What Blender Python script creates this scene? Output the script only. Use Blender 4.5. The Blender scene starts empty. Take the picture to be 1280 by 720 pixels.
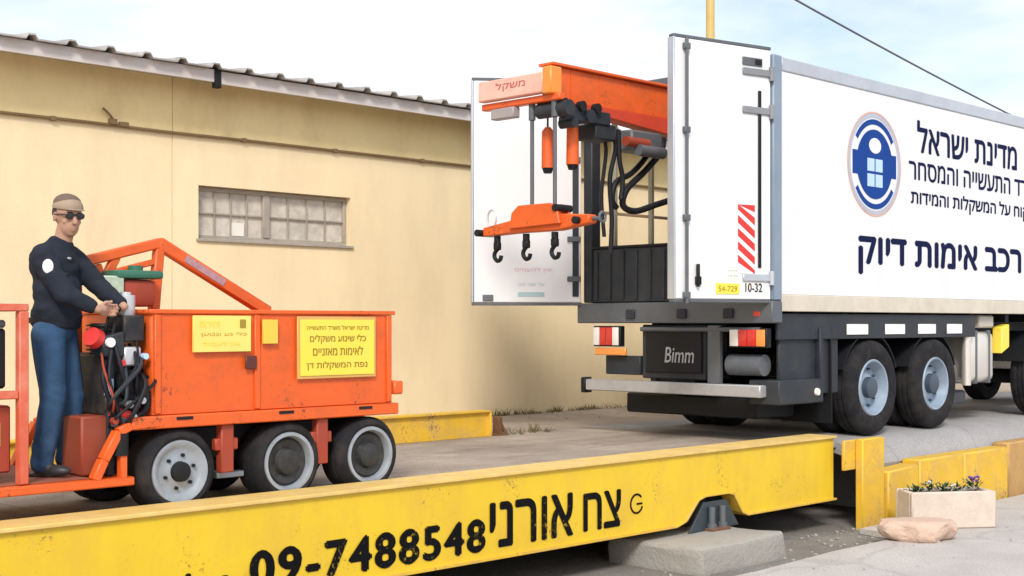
import bpy, bmesh, math, random
from mathutils import Vector, Matrix, noise
from mathutils.geometry import delaunay_2d_cdt
R = math.radians
scene = bpy.context.scene
COL = scene.collection
random.seed(7)

# ------------------------------------------------------------------ camera, sky, sun, exposure
CAM_Z = 2.05
cam_d = bpy.data.cameras.new('camera')
cam = bpy.data.objects.new('camera', cam_d); COL.objects.link(cam)
cam_d.sensor_width = 36.0
cam_d.lens = 36.0 * 1675 / 1280
cam_d.shift_y = 44 / 1280
cam_d.clip_start = 0.1; cam_d.clip_end = 3000
cam.location = (0, 0, CAM_Z)
cam.rotation_euler = (R(90), 0, R(-45.26))
scene.camera = cam

SUN_DIR = Vector((-0.80, -0.74, 0.90)).normalized()
w = bpy.data.worlds.new('World'); scene.world = w; w.use_nodes = True
nt = w.node_tree; nt.nodes.clear()
N = nt.nodes.new; L = nt.links.new
wo = N('ShaderNodeOutputWorld'); bg = N('ShaderNodeBackground'); bg.inputs['Strength'].default_value = 0.14
sky = N('ShaderNodeTexSky'); sky.sky_type = 'NISHITA'; sky.sun_disc = False
sky.sun_elevation = math.asin(SUN_DIR.z); sky.sun_rotation = math.atan2(SUN_DIR.x, SUN_DIR.y)
sky.air_density = 1.0; sky.dust_density = 2.0
tc = N('ShaderNodeTexCoord'); mp = N('ShaderNodeMapping'); mp.inputs['Scale'].default_value = (1.2, 1.2, 3.2)
nz = N('ShaderNodeTexNoise'); nz.inputs['Scale'].default_value = 2.6; nz.inputs['Detail'].default_value = 7; nz.inputs['Roughness'].default_value = 0.55
rp = N('ShaderNodeValToRGB'); rp.color_ramp.elements[0].position = 0.36; rp.color_ramp.elements[1].position = 0.60
rp.color_ramp.elements[0].color = (0.24, 0.24, 0.24, 1); rp.color_ramp.elements[1].color = (1, 1, 1, 1)
mx = N('ShaderNodeMix'); mx.data_type = 'RGBA'
mx.inputs[7].default_value = (6.3, 6.45, 6.8, 1)
L(tc.outputs['Generated'], mp.inputs['Vector']); L(mp.outputs[0], nz.inputs['Vector']); L(nz.outputs['Fac'], rp.inputs[0])
L(rp.outputs[0], mx.inputs[0]); L(sky.outputs[0], mx.inputs[6]); L(mx.outputs[2], bg.inputs['Color']); L(bg.outputs[0], wo.inputs['Surface'])

sd = bpy.data.lights.new('sun', 'SUN'); sd.energy = 2.15; sd.angle = R(12); sd.color = (1.0, 0.95, 0.87)
so = bpy.data.objects.new('sun', sd); COL.objects.link(so)
so.rotation_euler = (-SUN_DIR).to_track_quat('-Z', 'Y').to_euler(); so.location = (-5, -5, 15)

vs = scene.view_settings
scene.display_settings.display_device = 'sRGB'
vs.view_transform = 'Standard'; vs.look = 'None'; vs.exposure = 0.42; vs.gamma = 1.0; vs.use_curve_mapping = False
scene.cycles.use_denoising = True
scene.cycles.max_bounces = 6

# ------------------------------------------------------------------ materials
MATS = {}
def mat(name, col, rough=0.6, metal=0.0, var=0.12, scale=2.5, bump=0.0, bscale=60, dirt=None, damt=0.5, dscale=1.5, dstretch=(1, 1, 1), spec=0.5, coat=0.0, chips=None, chamt=0.9):
    """principled surface with broad tone variation, an optional second dirt colour and a fine bump"""
    if name in MATS: return MATS[name]
    m = bpy.data.materials.new(name); m.use_nodes = True
    t = m.node_tree; b = t.nodes['Principled BSDF']; n = t.nodes.new; l = t.links.new
    b.inputs['Roughness'].default_value = rough; b.inputs['Metallic'].default_value = metal
    b.inputs['Specular IOR Level'].default_value = spec
    b.inputs['Coat Weight'].default_value = coat
    tc = n('ShaderNodeTexCoord')
    n1 = n('ShaderNodeTexNoise'); n1.inputs['Scale'].default_value = scale; n1.inputs['Detail'].default_value = 6; n1.inputs['Roughness'].default_value = 0.62
    l(tc.outputs['Object'], n1.inputs['Vector'])
    r1 = n('ShaderNodeMapRange'); r1.inputs[1].default_value = 0.25; r1.inputs[2].default_value = 0.75
    r1.inputs[3].default_value = 1 - var; r1.inputs[4].default_value = 1 + var
    l(n1.outputs['Fac'], r1.inputs[0])
    mm = n('ShaderNodeMix'); mm.data_type = 'RGBA'; mm.blend_type = 'MULTIPLY'; mm.inputs[0].default_value = 1
    mm.inputs[6].default_value = (*col, 1); l(r1.outputs[0], mm.inputs[7])
    out = mm.outputs[2]
    if dirt:
        mp = n('ShaderNodeMapping'); mp.inputs['Scale'].default_value = dstretch; l(tc.outputs['Object'], mp.inputs['Vector'])
        n2 = n('ShaderNodeTexNoise'); n2.inputs['Scale'].default_value = dscale; n2.inputs['Detail'].default_value = 9; n2.inputs['Roughness'].default_value = 0.7
        l(mp.outputs[0], n2.inputs['Vector'])
        r2 = n('ShaderNodeMapRange'); r2.inputs[1].default_value = 0.45; r2.inputs[2].default_value = 0.72; r2.inputs[3].default_value = 0; r2.inputs[4].default_value = damt
        l(n2.outputs['Fac'], r2.inputs[0])
        md = n('ShaderNodeMix'); md.data_type = 'RGBA'; l(r2.outputs[0], md.inputs[0]); l(out, md.inputs[6]); md.inputs[7].default_value = (*dirt, 1)
        out = md.outputs[2]
        rr = n('ShaderNodeMapRange'); rr.inputs[3].default_value = rough; rr.inputs[4].default_value = min(1, rough + 0.25); l(r2.outputs[0], rr.inputs[0]); l(rr.outputs[0], b.inputs['Roughness'])
    if chips:                                                    # small chipped spots, clustered
        nc = n('ShaderNodeTexNoise'); nc.inputs['Scale'].default_value = 28; nc.inputs['Detail'].default_value = 8; nc.inputs['Roughness'].default_value = 0.75; l(tc.outputs['Object'], nc.inputs['Vector'])
        nl = n('ShaderNodeTexNoise'); nl.inputs['Scale'].default_value = 3.0; nl.inputs['Detail'].default_value = 3; l(tc.outputs['Object'], nl.inputs['Vector'])
        ad = n('ShaderNodeMath'); ad.operation = 'MULTIPLY_ADD'; l(nl.outputs['Fac'], ad.inputs[0]); ad.inputs[1].default_value = 0.55; l(nc.outputs['Fac'], ad.inputs[2])
        rc = n('ShaderNodeMapRange'); rc.inputs[1].default_value = 0.90; rc.inputs[2].default_value = 0.97; rc.inputs[3].default_value = 0; rc.inputs[4].default_value = chamt; l(ad.outputs[0], rc.inputs[0])
        mc = n('ShaderNodeMix'); mc.data_type = 'RGBA'; l(rc.outputs[0], mc.inputs[0]); l(out, mc.inputs[6]); mc.inputs[7].default_value = (*chips, 1); out = mc.outputs[2]
    l(out, b.inputs['Base Color'])
    if bump > 0:
        n3 = n('ShaderNodeTexNoise'); n3.inputs['Scale'].default_value = bscale; n3.inputs['Detail'].default_value = 5
        l(tc.outputs['Object'], n3.inputs['Vector'])
        bp = n('ShaderNodeBump'); bp.inputs['Strength'].default_value = bump; bp.inputs['Distance'].default_value = 0.02
        l(n3.outputs['Fac'], bp.inputs['Height']); l(bp.outputs[0], b.inputs['Normal'])
    MATS[name] = m
    return m

def crack_mat(name, col, dark, crack_scale=0.45, **k):
    """worn concrete: stains, thin dark cracks, grit"""
    m = mat(name, col, **k); t = m.node_tree; n = t.nodes.new; l = t.links.new
    b = t.nodes['Principled BSDF']; src = b.inputs['Base Color'].links[0].from_socket
    tc = n('ShaderNodeTexCoord'); nn = n('ShaderNodeTexNoise'); nn.inputs['Scale'].default_value = 1.6; nn.inputs['Detail'].default_value = 6
    l(tc.outputs['Object'], nn.inputs['Vector'])
    ad = n('ShaderNodeMix'); ad.data_type = 'RGBA'; ad.blend_type = 'ADD'; ad.inputs[0].default_value = 0.6
    l(tc.outputs['Object'], ad.inputs[6]); l(nn.outputs['Color'], ad.inputs[7])
    v = n('ShaderNodeTexVoronoi'); v.feature = 'DISTANCE_TO_EDGE'; v.inputs['Scale'].default_value = crack_scale; l(ad.outputs[2], v.inputs['Vector'])
    mr = n('ShaderNodeMapRange'); mr.inputs[1].default_value = 0.0; mr.inputs[2].default_value = 0.012; mr.inputs[3].default_value = 0.28; mr.inputs[4].default_value = 0
    l(v.outputs['Distance'], mr.inputs[0])
    ng = n('ShaderNodeTexNoise'); ng.inputs['Scale'].default_value = 55; ng.inputs['Detail'].default_value = 3; l(tc.outputs['Object'], ng.inputs['Vector'])
    rg = n('ShaderNodeMapRange'); rg.inputs[1].default_value = 0.3; rg.inputs[2].default_value = 0.7; rg.inputs[3].default_value = 0.8; rg.inputs[4].default_value = 1.2; l(ng.outputs['Fac'], rg.inputs[0])
    m1 = n('ShaderNodeMix'); m1.data_type = 'RGBA'; m1.blend_type = 'MULTIPLY'; m1.inputs[0].default_value = 1; l(src, m1.inputs[6]); l(rg.outputs[0], m1.inputs[7])
    m2 = n('ShaderNodeMix'); m2.data_type = 'RGBA'; l(mr.outputs[0], m2.inputs[0]); l(m1.outputs[2], m2.inputs[6]); m2.inputs[7].default_value = (*dark, 1)
    l(m2.outputs[2], b.inputs['Base Color'])
    return m

ORANGE = mat('orange_paint', (0.74, 0.112, 0.013), rough=0.42, var=0.10, scale=2.2, bump=0.04, bscale=18, dirt=(0.36, 0.075, 0.02), damt=0.5, dscale=4.5, chips=(0.10, 0.04, 0.025))
ORANGE_PALE = mat('pale_pink_paint', (0.82, 0.47, 0.38), rough=0.4, var=0.08, dirt=(0.6, 0.16, 0.07), damt=0.5, dscale=5)  # paler and pinker than the beam's orange
RED = mat('dull_red_paint', (0.34, 0.045, 0.018), rough=0.55, var=0.15, dirt=(0.10, 0.05, 0.03), damt=0.5, dscale=5)
SIGNRED = mat('signal_red', (0.62, 0.03, 0.025), rough=0.4, var=0.05)
YELLOW = mat('yellow_beam_paint', (0.74, 0.50, 0.018), rough=0.48, var=0.07, scale=1.2, bump=0.03, bscale=14, dirt=(0.60, 0.36, 0.05), damt=0.5, dscale=2.6, dstretch=(1.4, 1, .6), chips=(0.22, 0.12, 0.04), chamt=0.8)
YELLOW_WORN = mat('worn_yellow_paint', (0.72, 0.44, 0.03), rough=0.65, var=0.12, scale=3, bump=0.15, bscale=30, dirt=(0.45, 0.30, 0.14), damt=0.75, dscale=3.5, chips=(0.20, 0.11, 0.05))
FLANGE_LIT = mat('sunlit_flange_edge', (0.70, 0.49, 0.17), rough=0.6, var=0.15, scale=5, dirt=(0.68, 0.42, 0.06), damt=0.6, dscale=6)  # sun on the top flange painted in as a paler yellow
SIGNYEL = mat('sign_yellow', (0.86, 0.66, 0.06), rough=0.4, var=0.04, dirt=(0.82, 0.62, 0.16), damt=0.4, dscale=6)
SIGNYEL_PALE = mat('pale_sign_yellow', (0.85, 0.66, 0.16), rough=0.4, var=0.05)
SIGNFRAME = mat('sign_edging', (0.62, 0.36, 0.10), rough=0.5)
OLIVE = mat('faded_sign_ink', (0.30, 0.22, 0.02), rough=0.6, var=0.2)
BLACKINK = mat('black_lettering', (0.006, 0.006, 0.007), rough=0.8, var=0.1, spec=0.08, chips=(0.55, 0.37, 0.03), chamt=0.7)
NAVYINK = mat('navy_lettering', (0.008, 0.013, 0.055), rough=0.8, var=0.05, spec=0.08)
BLUEINK = mat('blue_emblem', (0.005, 0.048, 0.25), rough=0.6, var=0.1, spec=0.15)
PALEBLUE = mat('pale_blue_emblem', (0.45, 0.62, 0.82), rough=0.4, var=0.05)
SALMON = mat('salmon_emblem_ring', (0.62, 0.36, 0.30), rough=0.4, var=0.1)
GREYRING = mat('grey_emblem_ring', (0.42, 0.44, 0.52), rough=0.4, var=0.1)
WHITE = mat('white_truck_paint', (0.74, 0.745, 0.76), rough=0.32, var=0.03, scale=1.2, dirt=(0.66, 0.62, 0.58), damt=0.30, dscale=1.6, dstretch=(1, 1, .3))
CREAM = mat('cream_lower_rail', (0.62, 0.56, 0.46), rough=0.45, var=0.08, dirt=(0.42, 0.37, 0.30), damt=0.5, dscale=4)
BLUEGREY = mat('blue_grey_trim', (0.20, 0.26, 0.34), rough=0.4, var=0.1, dirt=(0.30, 0.31, 0.33), damt=0.4, dscale=3)
ALU = mat('aluminium_trim', (0.50, 0.53, 0.58), rough=0.35, metal=0.35, var=0.08, dirt=(0.35, 0.37, 0.41), damt=0.4)
DKSTEEL = mat('dark_grey_steel', (0.022, 0.028, 0.036), rough=0.5, var=0.25, spec=0.3, dirt=(0.075, 0.07, 0.065), damt=0.45, dscale=3)
MIDSTEEL = mat('grey_steel', (0.092, 0.104, 0.12), rough=0.5, var=0.18, dirt=(0.15, 0.14, 0.13), damt=0.5, dscale=4)
SILVER = mat('silver_metal', (0.62, 0.63, 0.66), rough=0.35, metal=0.5, var=0.08, dirt=(0.4, 0.4, 0.42), damt=0.35, dscale=5)
HINGE = mat('grey_hinge_steel', (0.22, 0.23, 0.25), rough=0.5, var=0.15)
DULLSILVER = mat('dull_silver_bar', (0.46, 0.465, 0.48), rough=0.45, metal=0.4, var=0.12, dirt=(0.25, 0.24, 0.23), damt=0.6, dscale=5)
RIM = mat('silver_rim_paint', (0.33, 0.37, 0.42), rough=0.4, metal=0.25, var=0.12, dirt=(0.20, 0.19, 0.18), damt=0.55, dscale=7)
RIMBLUE = mat('blue_grey_rim_paint', (0.30, 0.38, 0.48), rough=0.4, metal=0.2, var=0.12, dirt=(0.14, 0.15, 0.17), damt=0.5, dscale=6)
RUBBER = mat('tyre_rubber', (0.016, 0.016, 0.019), rough=0.85, var=0.25, scale=6, bump=0.15, bscale=50, dirt=(0.055, 0.048, 0.042), damt=0.6, dscale=6, spec=0.2)
BLACK = mat('black_plastic', (0.011, 0.012, 0.014), rough=0.55, var=0.2, spec=0.25)
HOSE = mat('black_rubber_hose', (0.010, 0.010, 0.014), rough=0.55, var=0.2, spec=0.3)
ENGINE = mat('oily_engine_metal', (0.026, 0.026, 0.029), rough=0.5, metal=0.3, var=0.3, scale=9, dirt=(0.12, 0.09, 0.06), damt=0.5, dscale=9)
GREENP = mat('green_engine_paint', (0.03, 0.14, 0.09), rough=0.4)
LINING = mat('beige_lining_board', (0.84, 0.73, 0.55), rough=0.6, var=0.08, dirt=(0.5, 0.4, 0.27), damt=0.4)
LENS_RED = mat('red_lamp_lens', (0.62, 0.025, 0.02), rough=0.2, var=0.1, coat=0.6)
LENS_AMBER = mat('amber_lamp_lens', (0.85, 0.30, 0.06), rough=0.2, var=0.1, coat=0.6)
LENS_WHITE = mat('clear_lamp_lens', (0.82, 0.80, 0.76), rough=0.2, var=0.05, coat=0.6)
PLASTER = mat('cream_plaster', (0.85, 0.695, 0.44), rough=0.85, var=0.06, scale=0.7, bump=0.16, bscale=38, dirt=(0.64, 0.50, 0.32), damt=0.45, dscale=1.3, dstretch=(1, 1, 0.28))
PLASTER_SHADE = mat('eave_shade_ochre_plaster', (0.88, 0.71, 0.37), rough=0.85, var=0.10, scale=0.9, bump=0.12, bscale=45, dirt=(0.50, 0.33, 0.14), damt=0.5, dscale=0.9, dstretch=(1, 1, 0.5))  # ochre tint puts the eave's shade into the upper wall colour
FASCIA = mat('pale_fascia_metal', (0.62, 0.58, 0.56), rough=0.55, var=0.1, dirt=(0.48, 0.40, 0.34), damt=0.6, dscale=1.3, dstretch=(1, 1, 3))
ROOFM = mat('weathered_roof_sheet', (0.42, 0.40, 0.38), rough=0.7, var=0.2, dirt=(0.12, 0.10, 0.09), damt=0.6)
CONDUIT = mat('brown_conduit', (0.20, 0.13, 0.06), rough=0.6, var=0.15)
WINFRAME = mat('old_window_frame', (0.38, 0.34, 0.29), rough=0.6, var=0.15, dirt=(0.2, 0.17, 0.13), damt=0.5, dscale=6)
FROST = mat('dusty_frosted_glass', (0.62, 0.57, 0.49), rough=0.3, var=0.25, scale=3, dirt=(0.30, 0.29, 0.27), damt=0.8, dscale=5)
PAPER = mat('white_card', (0.78, 0.75, 0.68), rough=0.7, var=0.05)
GROUND = crack_mat('worn_dark_concrete', (0.20, 0.185, 0.17), (0.04, 0.035, 0.03), rough=0.9, var=0.25, scale=0.9, bump=0.3, bscale=40, dirt=(0.13, 0.11, 0.09), damt=0.7, dscale=1.2)
PAVE = crack_mat('pale_concrete_apron', (0.46, 0.43, 0.41), (0.20, 0.18, 0.16), crack_scale=0.25, rough=0.9, var=0.12, scale=1.1, bump=0.2, bscale=50, dirt=(0.34, 0.31, 0.28), damt=0.5, dscale=1.4)
YARD = crack_mat('dusty_upper_yard', (0.36, 0.30, 0.24), (0.10, 0.08, 0.06), crack_scale=0.5, rough=0.9, var=0.22, scale=1.2, bump=0.3, bscale=45, dirt=(0.24, 0.19, 0.14), damt=0.7, dscale=1.3)
ROADM = crack_mat('grey_approach_road', (0.33, 0.32, 0.32), (0.12, 0.11, 0.1), crack_scale=0.3, rough=0.9, var=0.14, scale=0.8, bump=0.2, bscale=50, dirt=(0.25, 0.23, 0.22), damt=0.6, dscale=0.9)
DECKM = crack_mat('dirty_deck_plate', (0.36, 0.30, 0.245), (0.08, 0.065, 0.05), crack_scale=0.35, rough=0.8, var=0.25, scale=1.0, bump=0.2, bscale=60, dirt=(0.12, 0.092, 0.07), damt=0.8, dscale=1.1, dstretch=(.6, 1.2, 1))
CONC = mat('grey_concrete_block', (0.36, 0.34, 0.31), rough=0.9, var=0.25, scale=5, bump=0.5, bscale=35, dirt=(0.20, 0.18, 0.155), damt=0.7, dscale=5)
PLANTERM = mat('pinkish_stone_planter', (0.60, 0.51, 0.43), rough=0.9, var=0.10, scale=6, bump=0.3, bscale=60, dirt=(0.42, 0.35, 0.29), damt=0.4, dscale=5)
ROCKM = mat('pink_sandstone', (0.58, 0.42, 0.33), rough=0.9, var=0.2, scale=6, bump=0.5, bscale=25, dirt=(0.36, 0.25, 0.19), damt=0.6, dscale=6)
SOIL = mat('potting_soil', (0.06, 0.045, 0.035), rough=1, var=0.3, scale=20, bump=0.6, bscale=60)
LEAF = mat('dark_leaf', (0.045, 0.085, 0.03), rough=0.6, var=0.3, scale=12)
DRYGRASS = mat('dry_weed', (0.16, 0.13, 0.05), rough=0.9, var=0.4, scale=8)
PURPLE = mat('purple_petal', (0.16, 0.05, 0.28), rough=0.6, var=0.2, scale=20)
PETALW = mat('white_petal', (0.72, 0.70, 0.68), rough=0.6, var=0.1, scale=20)
RUST = mat('rusty_iron', (0.16, 0.075, 0.035), rough=0.9, var=0.3, scale=8, bump=0.3, bscale=50)
SKIN = mat('tanned_skin', (0.42, 0.235, 0.16), rough=0.55, var=0.08, scale=14, bump=0.03, bscale=90)
NAVY = mat('navy_sweatshirt_cloth', (0.018, 0.022, 0.033), rough=0.9, var=0.25, scale=5, bump=0.7, bscale=9, spec=0.2)
JEANS = mat('blue_denim', (0.032, 0.075, 0.15), rough=0.9, var=0.3, scale=4, bump=0.7, bscale=9, dirt=(0.085, 0.15, 0.25), damt=0.6, dscale=3, dstretch=(1.5, 1.5, .5), spec=0.2)
CAPM = mat('tan_cap_cloth', (0.33, 0.25, 0.18), rough=0.9, var=0.15, scale=9, spec=0.2)
CAPD = mat('dark_brown_cap_cloth', (0.15, 0.11, 0.085), rough=0.9, var=0.15, spec=0.2)
SHOEM = mat('dark_shoe_leather', (0.03, 0.03, 0.034), rough=0.5, var=0.2)
GLASSES = mat('dark_glasses', (0.012, 0.010, 0.010), rough=0.15, var=0.0, coat=0.5)
POLEY = mat('pale_yellow_pole_paint', (0.60, 0.42, 0.12), rough=0.5, var=0.12, dirt=(0.5, 0.4, 0.25), damt=0.4)
WIREM = mat('grey_cable', (0.11, 0.11, 0.115), rough=0.6)
STRIPEW = mat('reflective_white', (0.82, 0.81, 0.80), rough=0.3, var=0.03)
CABGLASS = mat('cab_glass', (0.02, 0.025, 0.03), rough=0.08, var=0.0, coat=1.0)
TANKM = mat('polished_tank', (0.72, 0.68, 0.63), rough=0.3, metal=0.5, var=0.06)

GRP = bpy.data.materials.new('translucent_roof_sheet'); GRP.use_nodes = True
_t = GRP.node_tree; _o = _t.nodes['Material Output']; _p = _t.nodes['Principled BSDF']; _p.inputs['Base Color'].default_value = (0.8, 0.8, 0.78, 1)
_tl = _t.nodes.new('ShaderNodeBsdfTranslucent'); _tl.inputs['Color'].default_value = (0.85, 0.84, 0.80, 1); _ms = _t.nodes.new('ShaderNodeMixShader'); _ms.inputs[0].default_value = 0.65
_t.links.new(_p.outputs[0], _ms.inputs[1]); _t.links.new(_tl.outputs[0], _ms.inputs[2]); _t.links.new(_ms.outputs[0], _o.inputs['Surface'])

# ------------------------------------------------------------------ mesh helpers
class MB:
    def __init__(s, M=None):
        s.bm = bmesh.new(); s.M = M or Matrix.Identity(4)
    def _add(s, verts):
        bmesh.ops.transform(s.bm, matrix=s.M, verts=verts)
    def box(s, x0, x1, y0, y1, z0, z1, bev=0.006, seg=1, rot=None):
        x0, x1 = min(x0, x1), max(x0, x1); y0, y1 = min(y0, y1), max(y0, y1); z0, z1 = min(z0, z1), max(z0, z1)
        c = Vector(((x0+x1)/2, (y0+y1)/2, (z0+z1)/2))
        mt = Matrix.Translation(c) @ (rot.to_4x4() if rot else Matrix.Identity(4)) @ Matrix.Diagonal((x1-x0, y1-y0, z1-z0, 1))
        b = bmesh.new(); bmesh.ops.create_cube(b, size=1, matrix=mt)
        bev = min(bev, 0.3*min(x1-x0, y1-y0, z1-z0))
        if bev > 0: bmesh.ops.bevel(b, geom=b.edges[:], offset=bev, segments=seg, affect='EDGES', profile=0.5)
        s.merge(b); return s
    def merge(s, b):
        bmesh.ops.transform(b, matrix=s.M, verts=b.verts[:])
        me = bpy.data.meshes.new('tmp'); b.to_mesh(me); b.free(); s.bm.from_mesh(me); bpy.data.meshes.remove(me)
    def cyl(s, p0, p1, r0, r1=None, seg=20, caps=True):
        p0, p1 = Vector(p0), Vector(p1); r1 = r0 if r1 is None else r1
        d = p1-p0; q = d.to_track_quat('Z', 'Y').to_matrix().to_4x4()
        b = bmesh.new()
        bmesh.ops.create_cone(b, cap_ends=caps, segments=seg, radius1=r0, radius2=r1, depth=d.length, matrix=Matrix.Translation((p0+p1)/2) @ q)
        s.merge(b); return s
    def ball(s, c, r, sc=(1, 1, 1), rot=None, sub=3):
        b = bmesh.new(); bmesh.ops.create_icosphere(b, subdivisions=sub, radius=r,
            matrix=Matrix.Translation(c) @ (rot.to_4x4() if rot else Matrix.Identity(4)) @ Matrix.Diagonal((*sc, 1)))
        s.merge(b); return s
    def beam(s, p0, p1, wd, ht, bev=0.006, up=(0, 0, 1)):
        p0, p1 = Vector(p0), Vector(p1); d = (p1-p0); ln = d.length; x = d.normalized()
        y = Vector(up).cross(x).normalized(); z = x.cross(y)
        rot = Matrix((x, y, z)).transposed(); c = (p0+p1)/2
        return s.box(c.x-ln/2, c.x+ln/2, c.y-wd/2, c.y+wd/2, c.z-ht/2, c.z+ht/2, bev, rot=rot)
    def tube(s, pts, r, seg=10, smooth=True, sub=6):
        pts = [Vector(p) for p in pts]
        if smooth and len(pts) > 2:
            out = []
            for i in range(len(pts)-1):
                a = pts[max(i-1, 0)]; b_ = pts[i]; c_ = pts[i+1]; d = pts[min(i+2, len(pts)-1)]
                for k in range(sub):
                    t = k/sub
                    out.append(0.5*((2*b_)+(c_-a)*t+(2*a-5*b_+4*c_-d)*t*t+(3*b_-a-3*c_+d)*t**3))
            out.append(pts[-1]); pts = out
        b = bmesh.new(); rings = []
        up = Vector((0.13, 0.27, 0.95)).normalized()
        for i, p in enumerate(pts):
            t = (pts[min(i+1, len(pts)-1)]-pts[max(i-1, 0)]).normalized()
            x = up.cross(t)
            if x.length < 1e-3: x = Vector((1, 0, 0)).cross(t)
            x.normalize(); y = t.cross(x); up = y
            rings.append([b.verts.new(p+(x*math.cos(2*math.pi*k/seg)+y*math.sin(2*math.pi*k/seg))*r) for k in range(seg)])
        for i in range(len(rings)-1):
            for k in range(seg):
                b.faces.new((rings[i][k], rings[i][(k+1) % seg], rings[i+1][(k+1) % seg], rings[i+1][k]))
        b.faces.new(rings[0][::-1]); b.faces.new(rings[-1]); s.merge(b); return s
    def prism(s, poly, a0, a1, axis='y', bev=0.0):
        """polygon in the plane normal to axis, extruded a0..a1"""
        b = bmesh.new()
        f = {'y': lambda u, v, a: (u, a, v), 'x': lambda u, v, a: (a, u, v), 'z': lambda u, v, a: (u, v, a)}[axis]
        v0 = [b.verts.new(f(u, v, a0)) for u, v in poly]; v1 = [b.verts.new(f(u, v, a1)) for u, v in poly]
        n = len(poly); b.faces.new(v0); b.faces.new(v1[::-1])
        for i in range(n): b.faces.new((v0[i], v1[i], v1[(i+1) % n], v0[(i+1) % n]))
        bmesh.ops.recalc_face_normals(b, faces=b.faces[:])
        if bev: bmesh.ops.bevel(b, geom=b.edges[:], offset=bev, segments=1, affect='EDGES')
        s.merge(b); return s
    def lathe(s, prof, c, seg=40, axis='y'):
        """profile list (radius, along); closed ring or open, turned about the axis through c"""
        b = bmesh.new(); rings = []
        for r, a in prof:
            ring = []
            for k in range(seg):
                t = 2*math.pi*k/seg
                if axis == 'y': p = (c[0]+r*math.cos(t), c[1]+a, c[2]+r*math.sin(t))
                elif axis == 'z': p = (c[0]+r*math.cos(t), c[1]+r*math.sin(t), c[2]+a)
                ring.append(b.verts.new(p))
            rings.append(ring)
        for i in range(len(rings)-1):
            for k in range(seg): b.faces.new((rings[i][k], rings[i][(k+1) % seg], rings[i+1][(k+1) % seg], rings[i+1][k]))
        for e in (0, -1):
            if prof[e][0] < 0.2*max(p[0] for p in prof) or prof[e][0] < 0.02: b.faces.new(rings[e])
        bmesh.ops.recalc_face_normals(b, faces=b.faces[:]); s.merge(b); return s
    def ring(s, cx, cz, r0, r1, y0, y1, seg=48, a0=0, a1=360, sx=1.0):
        """flat annulus or arc standing in the XZ plane"""
        full = abs(a1-a0-360) < 1e-3; n = seg if full else max(4, int(seg*(a1-a0)/360))
        A = [R(a0+(a1-a0)*i/n) for i in range(n + (0 if full else 1))]
        b = bmesh.new()
        q = [[b.verts.new((cx+r*sx*math.cos(t), y, cz+r*math.sin(t))) for t in A] for (r, y) in ((r0, y0), (r1, y0), (r1, y1), (r0, y1))]
        m = len(A)
        for i in range(m if full else m-1):
            j = (i+1) % m
            for k in range(4): b.faces.new((q[k][i], q[k][j], q[(k+1) % 4][j], q[(k+1) % 4][i]))
        bmesh.ops.recalc_face_normals(b, faces=b.faces[:]); s.merge(b); return s
    def build(s, name, material, parent=None, smooth=True, origin=None):
        me = bpy.data.meshes.new(name)
        bmesh.ops.recalc_face_normals(s.bm, faces=s.bm.faces[:])
        if parent is not None: off = wloc(parent)
        elif origin is not None: off = Vector(origin)
        else: off = Vector((0, 0, 0))
        bmesh.ops.translate(s.bm, verts=s.bm.verts[:], vec=-off)
        s.bm.to_mesh(me); s.bm.free()
        me.materials.append(material)
        if smooth and len(me.polygons):
            me.polygons.foreach_set('use_smooth', [True]*len(me.polygons)); me.set_sharp_from_angle(angle=R(38))
        o = bpy.data.objects.new(name, me); COL.objects.link(o)
        if parent is not None: o.parent = parent
        else: o.location = off
        return o

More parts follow.
